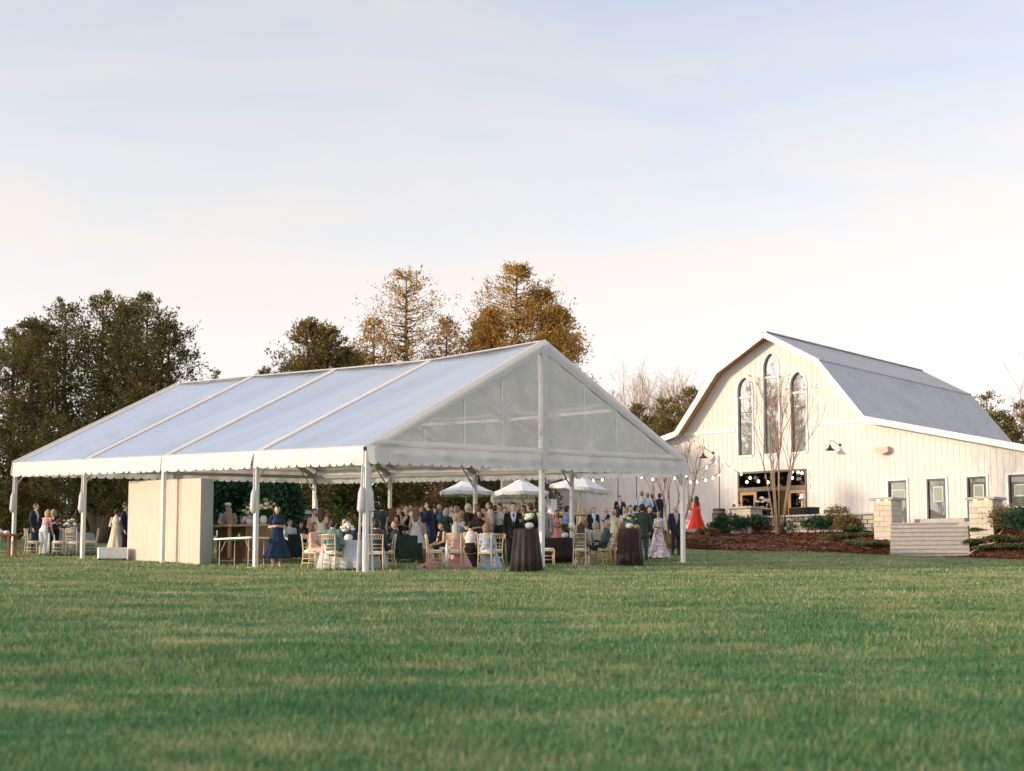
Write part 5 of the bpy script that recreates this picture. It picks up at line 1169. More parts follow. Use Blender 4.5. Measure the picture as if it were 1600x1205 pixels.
# people up by the patio edge, right end
def PA(px, Y, yaw, pose, fem, h, label, top, bottom, zg=None, **k):
    p = gx(px, Y); u, w = barn_uw(p.x, p.y)
    if zg is not None: p.z = zg
    return person(label, p, yaw, pose, fem, h, top, bottom, **k)
def patio_at(px, py_head, h, Y):
    q = at(px, py_head, Y); return Vector((q.x, q.y, q.z-h))
def PH(px, pyh, Y, yaw, pose, fem, h, label, top, bottom, **k):
    p = patio_at(px, pyh, h, Y); return person(label, p, yaw, pose, fem, h, top, bottom, **k)
def PP(px, yaw, pose, fem, h, label, top, bottom, Y=68.6, **k):   # standing on the patio slab
    x = (px-CX)/F*Y
    for _ in range(5): x = (px-CX)/F*(Y*cp+(3.895-ZC)*sp_)
    return person(label, Vector((x, Y, 3.895)), yaw, pose, fem, h, top, bottom, **k)
PP(968, 15, 'face', 0, 1.78, 'man in black suit clapping up on the patio', (.62, .64, .70), BLACK, Y=71.5, jacket=BLACK, hair=('short', 'brown'))
P(993, 866, 100, 'stand', 0, 1.86, 'dark haired man in light blue shirt left of the bare tree', (.36, .46, .66), DARK, hair=('short', 'dark'))
PP(1003.5, 175, 'stand', 0, 1.88, 'broad man in light blue shirt seen from behind', (.40, .47, .58), DARK, Y=69.4, hair=('short', 'sandy'))
PP(1012, 160, 'clasp', 0, 1.84, 'man in pale blue shirt next to the broad man', (.42, .50, .60), DARK, Y=70.2, hair=('short', 'sandy'))
PP(1020, 185, 'stand', 0, 1.84, 'dark haired man between the blue shirts and the bare tree', (.06, .08, .12), DARK, Y=71, jacket=(.05, .07, .11), hair=('short', 'dark'))
PP(1031, 165, 'stand', 0, 1.84, 'man in navy suit standing just left of the bare tree trunk', WHITE, NAVY, Y=70.5, jacket=NAVY, hair=('short', 'dark'))
P(985, 871, 20, 'stand', 0, 1.82, 'man in teal blue shirt behind the yellow flowers', (.07, .20, .32), DARK, hair=('short', 'brown'))
P(1004.5, 876, 185, 'stand', 0, 1.84, 'man in charcoal green suit with back turned near the floral dress', (.06, .075, .07), (.05, .06, .06), jacket=(.055, .07, .065), hair=('short', 'dark'))
P(1015, 872, 20, 'stand', 0, 1.80, 'dark haired man facing the charcoal suit', DARK, DARK, jacket=DARK, hair=('short', 'dark'))
P(1019, 870, 150, 'stand', 1, 1.60, 'woman in blue dress half hidden by the white floral dress', (.20, .36, .50), None, skirt=(.05, .16), hair=('bob', 'brown'))
P(1029, 873.5, -40, 'walk', 1, 1.66, 'dark haired woman in long white floral dress at the right end of the tent', WHITE, None, topm=fl_white, sleeves='short', skirt=(.03, .22), hair=('bob', 'dark'))
P(1056, 869, 15, 'stand', 0, 1.84, 'man in dark navy suit behind the right corner post', (.5, .45, .42), DARK, jacket=(.022, .028, .045), hair=('fringe', 'white'))
PP(1080, -20, 'clasp', 1, 1.70, 'woman in pink floral dress by the barn wall', (.7, .4, .4), None, Y=70.6, topm=fl_pink, skirt=(.05, .18), hair=('long', 'sandy'))
PP(1089, 195, 'stand', 1, 1.68, 'woman in long bright red dress with long black hair by the barn wall', (.62, .035, .02), None, Y=70.0, sleeves='none', skirt=(.03, .26), hair=('long', 'dark'))
# guests and things on the patio before the entrance
PP(1147, 60, 'stand', 1, 1.30, 'dark haired guest sitting behind the left stone pillar', (.35, .12, .12), DARK, Y=70.5, hair=('bob', 'dark'))
PP(1156, -20, 'stand', 0, 1.42, 'guest in black cap behind the stone pillar', BLACK, DARK, Y=71, hair=('short', 'dark'), hat=('cap', BLACK))
PP(1182, 120, 'stand', 1, 1.30, 'guest in black seen from the side between pillar and white flowers', BLACK, BLACK, Y=68.5, hair=('bob', 'dark'))
PP(1203, -60, 'clasp', 1, 1.46, 'blond woman in black sleeveless dress by the barn entrance', BLACK, None, Y=68.3, sleeves='none', skirt=(.2, .12), hair=('bun', 'blond'))
PP(1163, 80, 'stand', 0, 1.34, 'guest in blue shirt bending near the honey wood door', (.10, .22, .32), DARK, Y=72, hair=('short', 'dark'))
def on_patio(px, Y, z=0):
    x = 0
    for _ in range(5): x = (px-CX)/F*(Y*cp+(3.895+z-ZC)*sp_)
    return Vector((x, Y, 3.895+z))
def patio_table(px, Y, label, r=.38, h=.95):
    t = thing('patio_table', label, 'table', on_patio(px, Y), 0); MB().lathe([(.25, 0), (.25, .02), (.03, .04), (.03, h-.03), (r, h-.03), (r, h), (0, h)], 20).build('pedestal_table', M_black, t, True); return on_patio(px, Y, h)
q = patio_table(1191, 68.9, 'small black patio table carrying white flowers', .3, .95); bouquet(q, 'white flowers on the patio table before the entrance', .30, nfl=18, nlf=30, seed=12)
def lamp_station():
    p = on_patio(1257, 67.2); t = thing('black_console', 'black draped console below the white patio lamp', 'console', p, -YAW_B); MB().box(-.62, .62, -.3, .3, 0, .93).build('draped_body', cloth((.012, .012, .014)), t); MB().box(-.66, .66, -.34, .34, .931, .96).build('top', M_black, t)
    q = on_patio(1254, 67.0, .96); l = thing('table_lamp', 'white shaded lamp on the black patio console', 'lamp', q, 0); MB().lathe([(.09, 0), (.09, .03), (.05, .06), (.07, .2), (.03, .36), (.015, .4)], 14).build('base', simple('tan_ceramic', (.5, .38, .25), .4, .1), l, True); MB().lathe([(.17, .38), (.17, .40), (.11, .62), (.10, .62), (.16, .39)], 18).build('lamp_shade', simple('white_paper', (.8, .79, .77), .8, .02), l, True)
lamp_station()
def barrel():
    p = at(1124, 828.5, 67.6); p.z = min(p.z, 3.85); t = thing('wine_barrel', 'old wooden barrel with iron hoops by the barn wall', 'barrel', p, 0); H = 1.0; n = 14
    for k in range(n):
        a0, a1 = 2*math.pi*(k+.03)/n, 2*math.pi*(k+.97)/n; m = MB(); prof = [(.27, 0), (.325, H*.3), (.335, H*.5), (.325, H*.7), (.27, H)]
        m.v = [(r*math.cos(a), r*math.sin(a), z) for r, z in prof for a in (a0, a1)] ; m.f = [(2*i, 2*i+1, 2*i+3, 2*i+2) for i in range(4)]; m.m = [0]*4; m.build('stave', woodmat('weathered_oak', (.16, .12, .09), (.26, .20, .15)), t)
    MB().lathe([(0, H-.03), (.265, H-.03)], 20).build('barrel_head', woodmat('weathered_oak', (.16, .12, .09), (.26, .20, .15)), t)
    for z, r in ((.06, .29), (.27, .328), (.73, .328), (.93, .29)): MB().lathe([(r, z-.03), (r+.01, z-.03), (r+.01, z+.03), (r, z+.03)], 24).build('hoop', M_black, t)
barrel()
def post_lantern():
    p = at(1138.5, 812, 66.5); o = thing('white_banner', 'narrow white cloth hanging beside the barrel', 'cloth', p, 0); MB().grid(lambda a, t: Vector(((a-.5)*.14, .02*math.sin(6*a), -.45+.9*t)), 4, 6).build('cloth_strip', cloth((.74, .72, .7)), o, True)
    MB().tube([(0, 0, .45), (0, 0, .55), (0, .12, .6)], .012, 5).build('hook', M_black, o)
post_lantern()
# ------------------------------------------------------------------ umbrellas, fireplace, counter behind the tent
def umbrella(px, pyt, pye, wpx, Y, label, tilt=0):
    top = at(px, pyt, Y); edge = at(px, pye, Y); g = gx(px, Y); r = wpx/2/F*Y; H = top.z-g.z; e = edge.z-g.z
    t = thing('garden_umbrella', label, 'umbrella', g, RNG.uniform(0, 1), 'white fringed umbrellas'); t.rotation_euler = (R(tilt), R(tilt*.5), t.rotation_euler[2])
    m = cloth((.76, .76, .78)); n = 8
    for k in range(n):
        a0, a1 = 2*math.pi*k/n, 2*math.pi*(k+1)/n
        def fn(a, q): 
            an = a0+(a1-a0)*a; rr = r*(.16+.84*q)*(1-.05*math.sin(math.pi*a)*q); z = e+(H-e)*(.86*(1-q)**1.15)-.03*math.sin(math.pi*a)*q; return Vector((rr*math.cos(an), rr*math.sin(an), z))
        c = MB().grid(fn, 4, 6).build('canopy_panel', m, t, True)
        fr = MB()
        for j in range(12):
            a = a0+(a1-a0)*(j+.5)/12; w = (a1-a0)/24*.9; rr = r*(1-.05*math.sin(math.pi*(j+.5)/12)); z = e-.03*math.sin(math.pi*(j+.5)/12); pts = [(a-w, z), (a+w, z), (a+w*.7, z-.13), (a, z-.17), (a-w*.7, z-.13)]
            fr.add([(rr*math.cos(b), rr*math.sin(b), zz) for b, zz in pts], [(0, 1, 2, 3, 4)])
        fr.build('fringe', m, c)
        MB().tube([(r*.1*math.cos(a0), r*.1*math.sin(a0), H-.12), (r*.98*math.cos(a0), r*.98*math.sin(a0), e-.02)], .012, 5).build('rib', M_pine, t)
    MB().lathe([(r*.26, e+(H-e)*.80), (r*.12, H-.06), (.02, H)], 16).build('top_cap', m, t, True)
    fr = MB()
    for j in range(24):
        a = 2*math.pi*j/24; w = .11; z = e+(H-e)*.80; fr.add([(r*.262*math.cos(b), r*.262*math.sin(b), zz) for b, zz in ((a-w, z), (a+w, z), (a+w*.5, z-.12), (a-w*.5, z-.12))], [(0, 1, 2, 3)])
    fr.build('cap_fringe', m, t); MB().tube([(0, 0, -.1), (0, 0, H-.02)], .028, 8).build('pole', M_pine, t); MB().lathe([(.3, 0), (.3, .06), (.05, .09)], 18).build('base', M_concrete, t)
umbrella(728, 749, 768, 86, 59, 'white fringed umbrella, leftmost of the three behind the tent')
umbrella(815, 748, 769, 88, 61, 'white fringed umbrella in the middle of the three')
umbrella(897, 742, 762, 100, 64, 'white fringed umbrella, rightmost of the three, before the barn wall', 6)
def fireplace():
    Y = 66; p = gx(803, Y); t = thing('outdoor_fireplace', 'grey stone outdoor chimney with a dark opening behind the umbrellas', 'fireplace', p, R(8)); W2, H = 1.0, 3.1
    rnd = random.Random(4); MB().box(-.95, .95, 0, .9, 0, 2.5).box(-.5, .5, .1, .8, 2.5, H).build('core', M_mortar, t)
    z = 0
    while z < 2.45:
        h = rnd.uniform(.2, .3); x = -.95
        while x < .93:
            l = min(rnd.uniform(.25, .6), .95-x)
            if not (.05 < x+l/2 < .85 and z < 1.6): MB().add([(x+.01, 0, z+.01), (x+l-.01, 0, z+.01), (x+l-.01, 0, min(2.5, z+h)-.01), (x+.01, 0, min(2.5, z+h)-.01), (x+.03, -.05, z+.03), (x+l-.03, -.05, z+.03), (x+l-.03, -.05, min(2.5, z+h)-.03), (x+.03, -.05, min(2.5, z+h)-.03)], [(4, 5, 6, 7), (0, 1, 5, 4), (1, 2, 6, 5), (2, 3, 7, 6), (3, 0, 4, 7)]).build('stone', rnd.choice(M_stone), t)
            x += l
        z += h
    MB().box(.1, .82, -.045, -.004, .25, 1.45).build('firebox', M_black, t); MB().box(-1.0, 1.0, -.15, .3, 1.62, 1.74).build('mantel', M_concrete, t)
fireplace()
def counter():
    Y = 62; a, b = gx(846, Y), gx(921, Y-1.5); d = b-a; t = thing('outdoor_counter', 'long outdoor counter with wooden top and cream base behind the guests', 'counter', a, math.atan2(d.y, d.x)); L = d.length; z = at(870, 802, Y).z-a.z
    MB().box(0, L, -.35, .35, z-.14, z).build('counter_top', M_pine, t); MB().box(.1, L*.45, -.25, .25, 0, z-.14).build('base', simple('cream_paint', (.68, .60, .46), .6, .05), t); MB().box(L*.45+.01, L*.62, -.22, .22, 0, z-.142).build('dark_cabinet', M_black, t); MB().box(L*.9, L*.96, -.2, .2, 0, z-.14).build('leg', M_pine, t)
    c = thing('white_cooler', 'tall white box standing on the outdoor counter', 'box', Vector((a.x, a.y, a.z+z+.003))+d.normalized()*.35, math.atan2(d.y, d.x)); MB().box(-.32, .32, -.2, .2, 0, .5).build('body', simple('white_plastic', (.74, .73, .70), .5, .03), c); MB().box(-.33, .33, -.21, .21, .502, .58).build('lid', simple('white_plastic', (.74, .73, .70), .5, .03), c)
counter()
def wicker():
    p = gnd(864, 868); t = thing('wicker_loveseat', 'grey wicker loveseat with dark cushion behind the brown round table', 'sofa', p, R(15)); m = simple('grey_wicker', (.22, .23, .22), .9, .2, 30, .6, 80)
    MB().box(-.6, .6, -.3, .4, .08, .40).build('seat', m, t); MB().box(-.6, .6, .28, .42, .402, .85).build('backrest', m, t); MB().box(-.56, .56, -.28, .27, .404, .50).build('cushion', cloth((.10, .11, .12)), t)
    for x in (-.68, .602): MB().box(x, x+.08, -.3, .42, .05, .62).build('armrest', m, t)
wicker()
# ------------------------------------------------------------------ string lights
def string(pts, label, posts=()):
    W_ = [at(px, py, Y) for px, py, Y in pts]; o = thing('string_lights', label, 'string lights', W_[0], 0, 'strings of warm bulbs'); b0 = W_[0]; path = []
    for a, b in zip(W_, W_[1:]):
        for k in range(6): s = k/6; q = a.lerp(b, s)-b0; q.z -= .10*4*s*(1-s)*min(1, (b-a).length/1.2); path.append(q+Vector((0, 0, .10)))
    path.append(W_[-1]-b0+Vector((0, 0, .10))); MB().tube(path, .011, 4).build('wire', M_black, o)
    me = MB().lathe([(0, -.06), (.033, -.04), (.046, -.005), (.032, .035), (.016, .05), (.016, .095)], 10).mesh('bulb', M_bulb, True)
    for q in W_: link('bulb', me, o, q-b0)
string([(887, 747, 63.5), (898, 751, 64), (905, 750, 64.3), (915, 753, 64.6), (927, 752, 65), (941, 750, 65.5), (950, 744, 66), (967.5, 742, 66.5), (984, 741, 67), (1002, 746, 67.3), (1020, 749, 67.6), (1038, 741, 68), (1054, 747.5, 68.2), (1072, 744, 68.4), (1104, 731, 68.8), (1119, 722, 69)], 'string of warm bulbs running from the right umbrella to the barn lamp post')
string([(1079, 754, 70), (1089, 753.5, 70), (1102.5, 750.6, 70), (1114, 747.5, 70), (1124, 742.5, 70), (1131, 722, 71), (1143.5, 733, 72), (1158, 741, 73)], 'short string of warm bulbs in front of the barn wall beside the entrance')
string([(1263, 732.5, 74), (1267, 752.5, 74), (1266, 768, 74)], 'warm bulbs on a wire hanging right of the entrance')
for k, (px, y0, lb) in enumerate(((966, 742, 'thin dark light pole nearer the right umbrella'), (995, 743, 'thin dark light pole left of the bare tree at the tent'), (1125, 712, 'thin dark light pole behind the barrel'))):
    p = on_patio(px, 69.5); top = at(px, y0, 69.5); t = thing('light_pole', lb, 'pole', p, 0, 'poles for the string lights'); MB().tube([(0, 0, 0), (0, 0, top.z-p.z)], .022, 6).build('pole', M_black, t); MB().lathe([(.12, 0), (.12, .02), (.03, .05)], 10).build('base', M_black, t)
# ------------------------------------------------------------------ trees and shrubs
def leaves(P0, D, L, Wd, rr):
    """rhombic leaf sprays: centre, direction, length, width"""
    n = len(P0); a = rr.normal(size=(n, 3)); a -= D*(a*D).sum(1)[:, None]; a /= np.linalg.norm(a, axis=1)[:, None]+1e-9
    V = np.stack([P0-D*L[:, None]*.5, P0+a*Wd[:, None]*.5, P0+D*L[:, None]*.5, P0-a*Wd[:, None]*.5], 1).reshape(-1, 3); return V
def unit(v): return v/(np.linalg.norm(v, axis=-1, keepdims=True)+1e-9)
def cedar(label, p, leaders, mat, seed, nb=120, npb=170, lsz=(.16, .07), base=.12, group='cedar trees behind the tent', name='cedar_tree', gap=.0, rise=.38, plume=1.25):
    """leaders: (dx, dy, height, radius) each a spire of upswept feathery branches"""
    rr = np.random.default_rng(seed); t = thing(name, label, 'tree', p, 0, group); tk = MB(); C = []; Dv = []
    hmax = max(l[2] for l in leaders)
    for li, (dx, dy, h, rad) in enumerate(leaders):
        f = rr.uniform(.12, .3); pts = [(0, 0, -.2), (dx*.15, dy*.15, h*f*.5), (dx*.6, dy*.6, h*f*1.3), (dx, dy, h*.62), (dx, dy, h*.97)]; r0 = .028*h
        tk.tube(pts, [r0, r0*.8, r0*.6, r0*.35, .02], 7)
        for b in range(nb):
            s = (base+(1-base)*rr.uniform(0, 1)**.9); z = h*s
            k = np.interp(z, [q[2] for q in pts], range(5)); i = min(int(k), 3); o = np.array(pts[i])*(1-(k-i))+np.array(pts[i+1])*(k-i)
            prof = min((1-s)**.42, .05+(1-s)*2.3) if s > .25 else .89*(.6+.4*s/.25)
            az = rr.uniform(0, 2*math.pi); ln = rad*prof*rr.uniform(.5, 1.1)*(.84+.16*math.sin(3*az+s*19+li))
            if gap and math.sin(az*3+z*1.7+li) > 1-gap: continue
            up = rise*rr.uniform(.3, 1.5); d = unit(np.array([math.cos(az), math.sin(az), up])); e = o+d*ln; mid = o+d*ln*.5+np.array([0, 0, -.06*ln])
            tk.tube([o, mid, e], [.008*h*(1-s)+.015, .014, .008], 4, caps=False)
            m = int(npb*(.35+.9*ln/rad)); nt_ = max(3, int(3+3.2*ln))
            # feathery plumes set along the branch, each tapering to a point
            qs = rr.uniform(.2, 1.0, nt_)**.8; qs[0] = 1.0; tb = o+d*(ln*qs)[:, None]+rr.normal(size=(nt_, 3))*.10*ln*np.array([1, 1, .5]); td = unit(d*.9+rr.normal(size=(nt_, 3))*.5+np.array([0, 0, .55]))
            tl = rr.uniform(.45, 1.0, nt_)*(.45+.16*ln)*plume; ki = rr.integers(0, nt_, m); f_ = rr.uniform(0, 1, m)**.8
            c = tb[ki]+td[ki]*(tl[ki]*f_)[:, None]+rr.normal(size=(m, 3))*((.19*(1-f_*.85))*tl[ki]+.02)[:, None]; C.append(c); Dv.append(unit(td[ki]+rr.normal(size=(m, 3))*.5))
    C = np.concatenate(C); Dv = np.concatenate(Dv); n = len(C)
    V = leaves(C, Dv, rr.uniform(.6, 1.5, n)*lsz[0], rr.uniform(.6, 1.4, n)*lsz[1], rr)
    tk.build('trunk', M_bark, t, True); link('crown', npmesh('crown', V, 4, np.arange(len(V)), mat, np.repeat(rr.uniform(0, 1, n), 4)), t); return t
CED_D = leafmat('cedar_dark', (.058, .074, .026), (.145, .145, .045), (.31, .21, .065), .3, .35)
CED_B = leafmat('cedar_bronze', (.20, .125, .032), (.45, .255, .06), (.64, .39, .11), .35, .45)
CED_M = leafmat('cedar_mixed', (.08, .085, .028), (.20, .155, .045), (.37, .235, .065), .3, .4)
PINE_G = leafmat('pine_green', (.030, .055, .022), (.060, .085, .030), (.12, .11, .04), .2, .5)
MAG = leafmat('magnolia_green', (.012, .042, .022), (.022, .072, .036), (.05, .12, .06), .2, .8)
OLIVE = leafmat('olive_scrub', (.085, .085, .028), (.18, .145, .045), (.30, .22, .075), .3, .6)
TAN = leafmat('tan_beech', (.16, .09, .045), (.26, .155, .075), (.34, .22, .11), .3, .6)
def tree_at(px, Y, dz=0): p = gx(px, Y); p.z += dz; return p
def hgt(px, pyt, Y): return at(px, pyt, Y).z - gx(px, Y).z
Y1 = 72
cedar('big dark cedar, tallest of the left clump, with spiky tops', tree_at(158, Y1), [(-.2, 0, hgt(150, 459, Y1), 4.6), (-2.2, .5, hgt(95, 470, Y1), 4.4), (1.2, -.4, hgt(185, 475, Y1), 4.0), (-3.6, -.3, hgt(55, 505, Y1), 4.0)], CED_D, 21, 170, 105, base=.10)
cedar('dark cedar at the right of the left clump beside the tent roof', tree_at(222, Y1+3), [(0, 0, hgt(232, 460, Y1+3), 4.6), (1.1, .3, hgt(262, 502, Y1+3), 3.3), (-1.2, .6, hgt(200, 470, Y1+3), 3.4)], CED_D, 22, 165, 105, base=.14)
cedar('dark cedar cut by the left picture edge', tree_at(12, Y1+2), [(0, 0, hgt(20, 515, Y1+2), 3.2), (-1.8, 0, hgt(-30, 540, Y1+2), 3.0), (1.2, .4, hgt(45, 500, Y1+2), 2.8)], CED_D, 23, 160, 100, base=.05)
cedar('short bushy cedar between the left clump and the sparse tree', tree_at(482, 80), [(-.2, 0, hgt(470, 502, 80), 4.4), (.9, .2, hgt(502, 512, 80), 4.2), (1.9, 0, hgt(540, 548, 80), 3.0)], CED_M, 24, 220, 85, base=.45)
cedar('tall sparse bronze cedar with sky showing through the crown', tree_at(632, 86), [(0, 0, hgt(632, 421, 86), 6.2), (-1.9, 0, hgt(575, 498, 86), 3.4), (2.4, .5, hgt(693, 495, 86), 3.2)], CED_B, 25, 250, 46, (.16, .07), base=.42, gap=.16)
cedar('tall dense orange-brown cedar right of the sparse one', tree_at(815, 86), [(-.3, 0, hgt(805, 413, 86), 6.0), (1.2, .2, hgt(852, 452, 86), 4.6), (2.3, 0, hgt(885, 482, 86), 3.4), (-1.9, .3, hgt(765, 482, 86), 3.2)], CED_B, 26, 270, 85, (.16, .07), base=.42)
cedar('dark low cedar tucked left of the orange-brown one', tree_at(752, 92), [(0, 0, hgt(750, 492, 92), 2.8), (.8, 0, hgt(775, 505, 92), 2.2)], CED_D, 27, 120, 80, base=.2)
cedar('small distant cedar tip peeking over the tent roof at left', tree_at(332, 100), [(0, 0, hgt(332, 577, 100), 1.0)], CED_D, 28, 60, 60, base=.2)
cedar('dark cedar low beside the short bushy one', tree_at(412, 88), [(0, 0, hgt(405, 577, 88), 1.9), (1.2, 0, hgt(432, 570, 88), 1.5)], CED_D, 29, 60, 110, base=.2)
# trees left of the picture, mirrored in the barn windows
for k, (x, y, h, m) in enumerate(((-50, 57, 19.5, CED_M), (-46, 62.5, 18, CED_D), (-55, 52, 20.5, CED_M), (-58, 60, 20.5, CED_D), (-51, 49.5, 18.5, CED_D))):
    cedar('cedar standing left of the picture, mirrored in the barn windows', Vector((x, y, ground(x, y))), [(0, 0, h, 4.8), (2.2, .6, h*.85, 3.8)], m, 200+k, 110, 80, (.3, .14), base=.1, group='cedars left of the picture')
for k, (px, Y, pt, w, lb) in enumerate(((1045, 118, 622, 4.4, 'olive green evergreen left of the barn roof'), (1080, 112, 608, 4.2, 'evergreen pressed against the left barn roof edge'), (1000, 116, 632, 2.8, 'small yellow-green evergreen right of the tent roof'))):
    h = hgt(px, pt, Y); cedar(lb, tree_at(px, Y), [(0, 0, h, w), (1.4, 0, h*.9, w*.8), (-1.6, 0, h*.86, w*.8)], OLIVE, 40+k, 130, 80, (.2, .09), base=.1, group='evergreens beyond the barn', name='evergreen_tree')
for k, (px, Y, pt, w, lb) in enumerate(((1548, 105, 616, 3.8, 'pine tree right behind the barn roof end'), (1603, 104, 632, 4.2, 'pine tree at the right picture edge'), (1575, 112, 650, 2.6, 'darker pine between the two right pines'))):
    h = hgt(px, pt, Y); cedar(lb, tree_at(px, Y), [(0, 0, h, w), (1.0, .3, h*.88, w*.7)], PINE_G if k == 2 else CED_M, 50+k, 110, 75, (.22, .07), base=.3, gap=.2, group='pines behind the barn', name='pine_tree')
# bare branching
def branching(tk, p, d, L, r, depth, rr, tips, spread=.45, upb=.25, kids=(2, 3), nseg=6):
    pts = [np.array(p, float)]; dd = np.array(d, float)
    for k in range(3): dd = unit(dd+rr.normal(size=3)*.07+np.array([0, 0, upb*.15])); pts.append(pts[-1]+dd*L/3)
    tk.tube(pts, [r, r*.88, r*.76, r*.62], nseg if depth > 2 else 4, caps=False)
    if depth == 0: tips.append(pts[-1]); return
    for _ in range(rr.integers(kids[0], kids[1]+1)):
        nd = unit(dd+rr.normal(size=3)*spread+np.array([0, 0, upb])); s = rr.integers(2, 4); branching(tk, pts[s], nd, L*rr.uniform(.58, .82), r*(.62 if s == 3 else .5), depth-1, rr, tips, spread, upb, kids, nseg)
def myrtle(label, p, H, nst, seed, spread=.3, mat=None, heads=40):
    rr = np.random.default_rng(seed); t = thing('crape_myrtle', label, 'tree', p, 0, 'bare ornamental trees'); tk = MB(); tw_ = MB(); tips = []
    for k in range(nst):
        a = 2*math.pi*k/nst+rr.uniform(-.3, .3); b = np.array([math.cos(a)*.10, math.sin(a)*.10, -.1]); sp2 = spread*rr.uniform(.35, 1.25); d = unit(np.array([math.cos(a)*sp2, math.sin(a)*sp2, 1.0])); L = H*rr.uniform(.36, .46)
        m = b+d*L*.5+np.array([0, 0, .0]); e = b+d*L; r0 = .034
        tk.tube([b, m, e], [r0*1.15, r0*.95, r0*.75], 7)
        for q in range(3): nd = unit(d+rr.normal(size=3)*.26+np.array([0, 0, .22])); branching(tw_, e if q else m*.3+e*.7, nd, H*rr.uniform(.18, .24), r0*.5, 3, rr, tips, .27, .22, (2, 3), 5)
    tk.build('stem', mat or M_palebark, t, True); tw_.build('branches', simple('red_brown_twig', (.24, .14, .09), .8, .2), t)
    sel = [tips[i] for i in rr.permutation(len(tips))[:heads]]; C = np.concatenate([np.array(s)+rr.normal(size=(9, 3))*.07 for s in sel]); n = len(C); D = unit(rr.normal(size=(n, 3)))
    link('seed_heads', npmesh('seed_heads', leaves(C, D, rr.uniform(.05, .10, n), rr.uniform(.04, .07, n), rr), 4, np.arange(n*4), TAN, np.repeat(rr.uniform(0, 1, n), 4)), t)['kind'] = 'stuff'
def bedpoint(px, py):
    """walk the ray until it meets the bed"""
    best = None
    for i in range(111):
        for j in range(35):
            q = bed_fn(i/110, j/34); d = q-Vector((0, 0, ZC)); fz = d.y*cp+d.z*sp_; X = CX+F*d.x/fz; Yp = CY+F*(d.y*sp_-d.z*cp)/fz; e = (X-px)**2+(Yp-py)**2
            if best is None or e < best[0]: best = (e, q)
    return best[1]
p = bedpoint(1217, 834); myrtle('bare crape myrtle with pale stems before the barn entrance', p, at(1210, 566, p.y).z-p.z, 9, 61, .18)
p = gx(1050, 64); p.z = max(p.z, ground(p.x, p.y)); myrtle('bare crape myrtle behind the right corner post of the tent', p, at(1060, 668, 64).z-p.z, 8, 62, .34, simple('olive_bark', (.22, .17, .10), .8, .25), 20)
def bare(label, p, H, seed, group, col=(.26, .17, .14)):
    rr = np.random.default_rng(seed); t = thing('bare_tree', label, 'tree', p, 0, group); tk = MB(); br = MB(); tips = []
    tk.tube([(0, 0, -.2), (rr.uniform(-.2, .2), 0, H*.2), (rr.uniform(-.4, .4), 0, H*.4)], [.018*H, .015*H, .012*H], 7)
    for k in range(6): branching(br, np.array([0, 0, H*rr.uniform(.22, .42)]), unit(np.array([rr.normal()*.5, rr.normal()*.5, 1])), H*.26, .007*H, 4, rr, tips, .32, .28, (2, 3), 4)
    m = simple('bare_twig_%d' % int(col[0]*100), col, .85, .2); tk.build('trunk', M_bark, t); br.build('branches', m, t)
    C = np.array(tips); C = np.repeat(C, 3, 0)+rr.normal(size=(len(C)*3, 3))*.3; n = len(C); D = unit(rr.normal(size=(n, 3))+np.array([0, 0, 1.2]))
    link('twigs', npmesh('twigs', leaves(C, D, rr.uniform(.3, .8, n), rr.uniform(.012, .03, n), rr), 4, np.arange(n*4), m), t)['kind'] = 'stuff'
for k, px in enumerate((938, 956, 975, 992, 1012, 1034, 1062, 1090, 1108)):
    bare(('bare tree just right of the tent ridge', 'second bare tree right of the tent ridge', 'third bare tree over the tent slope', 'bare tree behind the yellow-green evergreen', 'bare tree between two evergreens', 'thin bare tree over the olive evergreen', 'bare tree left of the barn roof break', 'pinkish bare tree close to the barn roof', 'bare tree touching the barn rake')[k], tree_at(px, 125+(k % 3)*4), hgt(px, (618, 612, 608, 608, 606, 606, 598, 598, 600)[k], 125+(k % 3)*4), 70+k, 'bare woods beyond the barn', (.46, .34, .28))
bare('bare branches reaching in at the right picture edge', tree_at(1688, 98), hgt(1620, 525, 98), 90, None, (.34, .24, .20))
def shrub(label, p, r, h, mat, n, seed, lsz=(.12, .07), group=None, name='shrub', lob=5, cat='shrub'):
    rr = np.random.default_rng(seed); t = thing(name, label, cat, p, 0, group); C = []; D = []
    tk = MB()
    for k in range(lob):
        c = np.array([rr.normal()*r*.45, rr.normal()*r*.35, h*rr.uniform(.3, .72)]); s = np.array([r*rr.uniform(.4, .62), r*rr.uniform(.4, .62), h*rr.uniform(.25, .36)]); m = n//lob
        d = unit(rr.normal(size=(m, 3))); q = c+d*s*rr.uniform(.45, 1.08, (m, 1)); q[:, 2] = np.maximum(q[:, 2], .03); C.append(q); D.append(unit(d+rr.normal(size=(m, 3))*.7+np.array([0, 0, .3])))
        tk.tube([(c[0]*.2, c[1]*.2, -.05), c*.6+np.array([0, 0, .02]), c], [.03*h, .02*h, .008*h], 5)
    C = np.concatenate(C); D = np.concatenate(D); m = len(C); tk.build('stem', M_bark, t); link('foliage', npmesh('foliage', leaves(C, D, rr.uniform(.6, 1.4, m)*lsz[0], rr.uniform(.6, 1.4, m)*lsz[1], rr), 4, np.arange(m*4), mat, np.repeat(rr.uniform(0, 1, m), 4)), t); return t
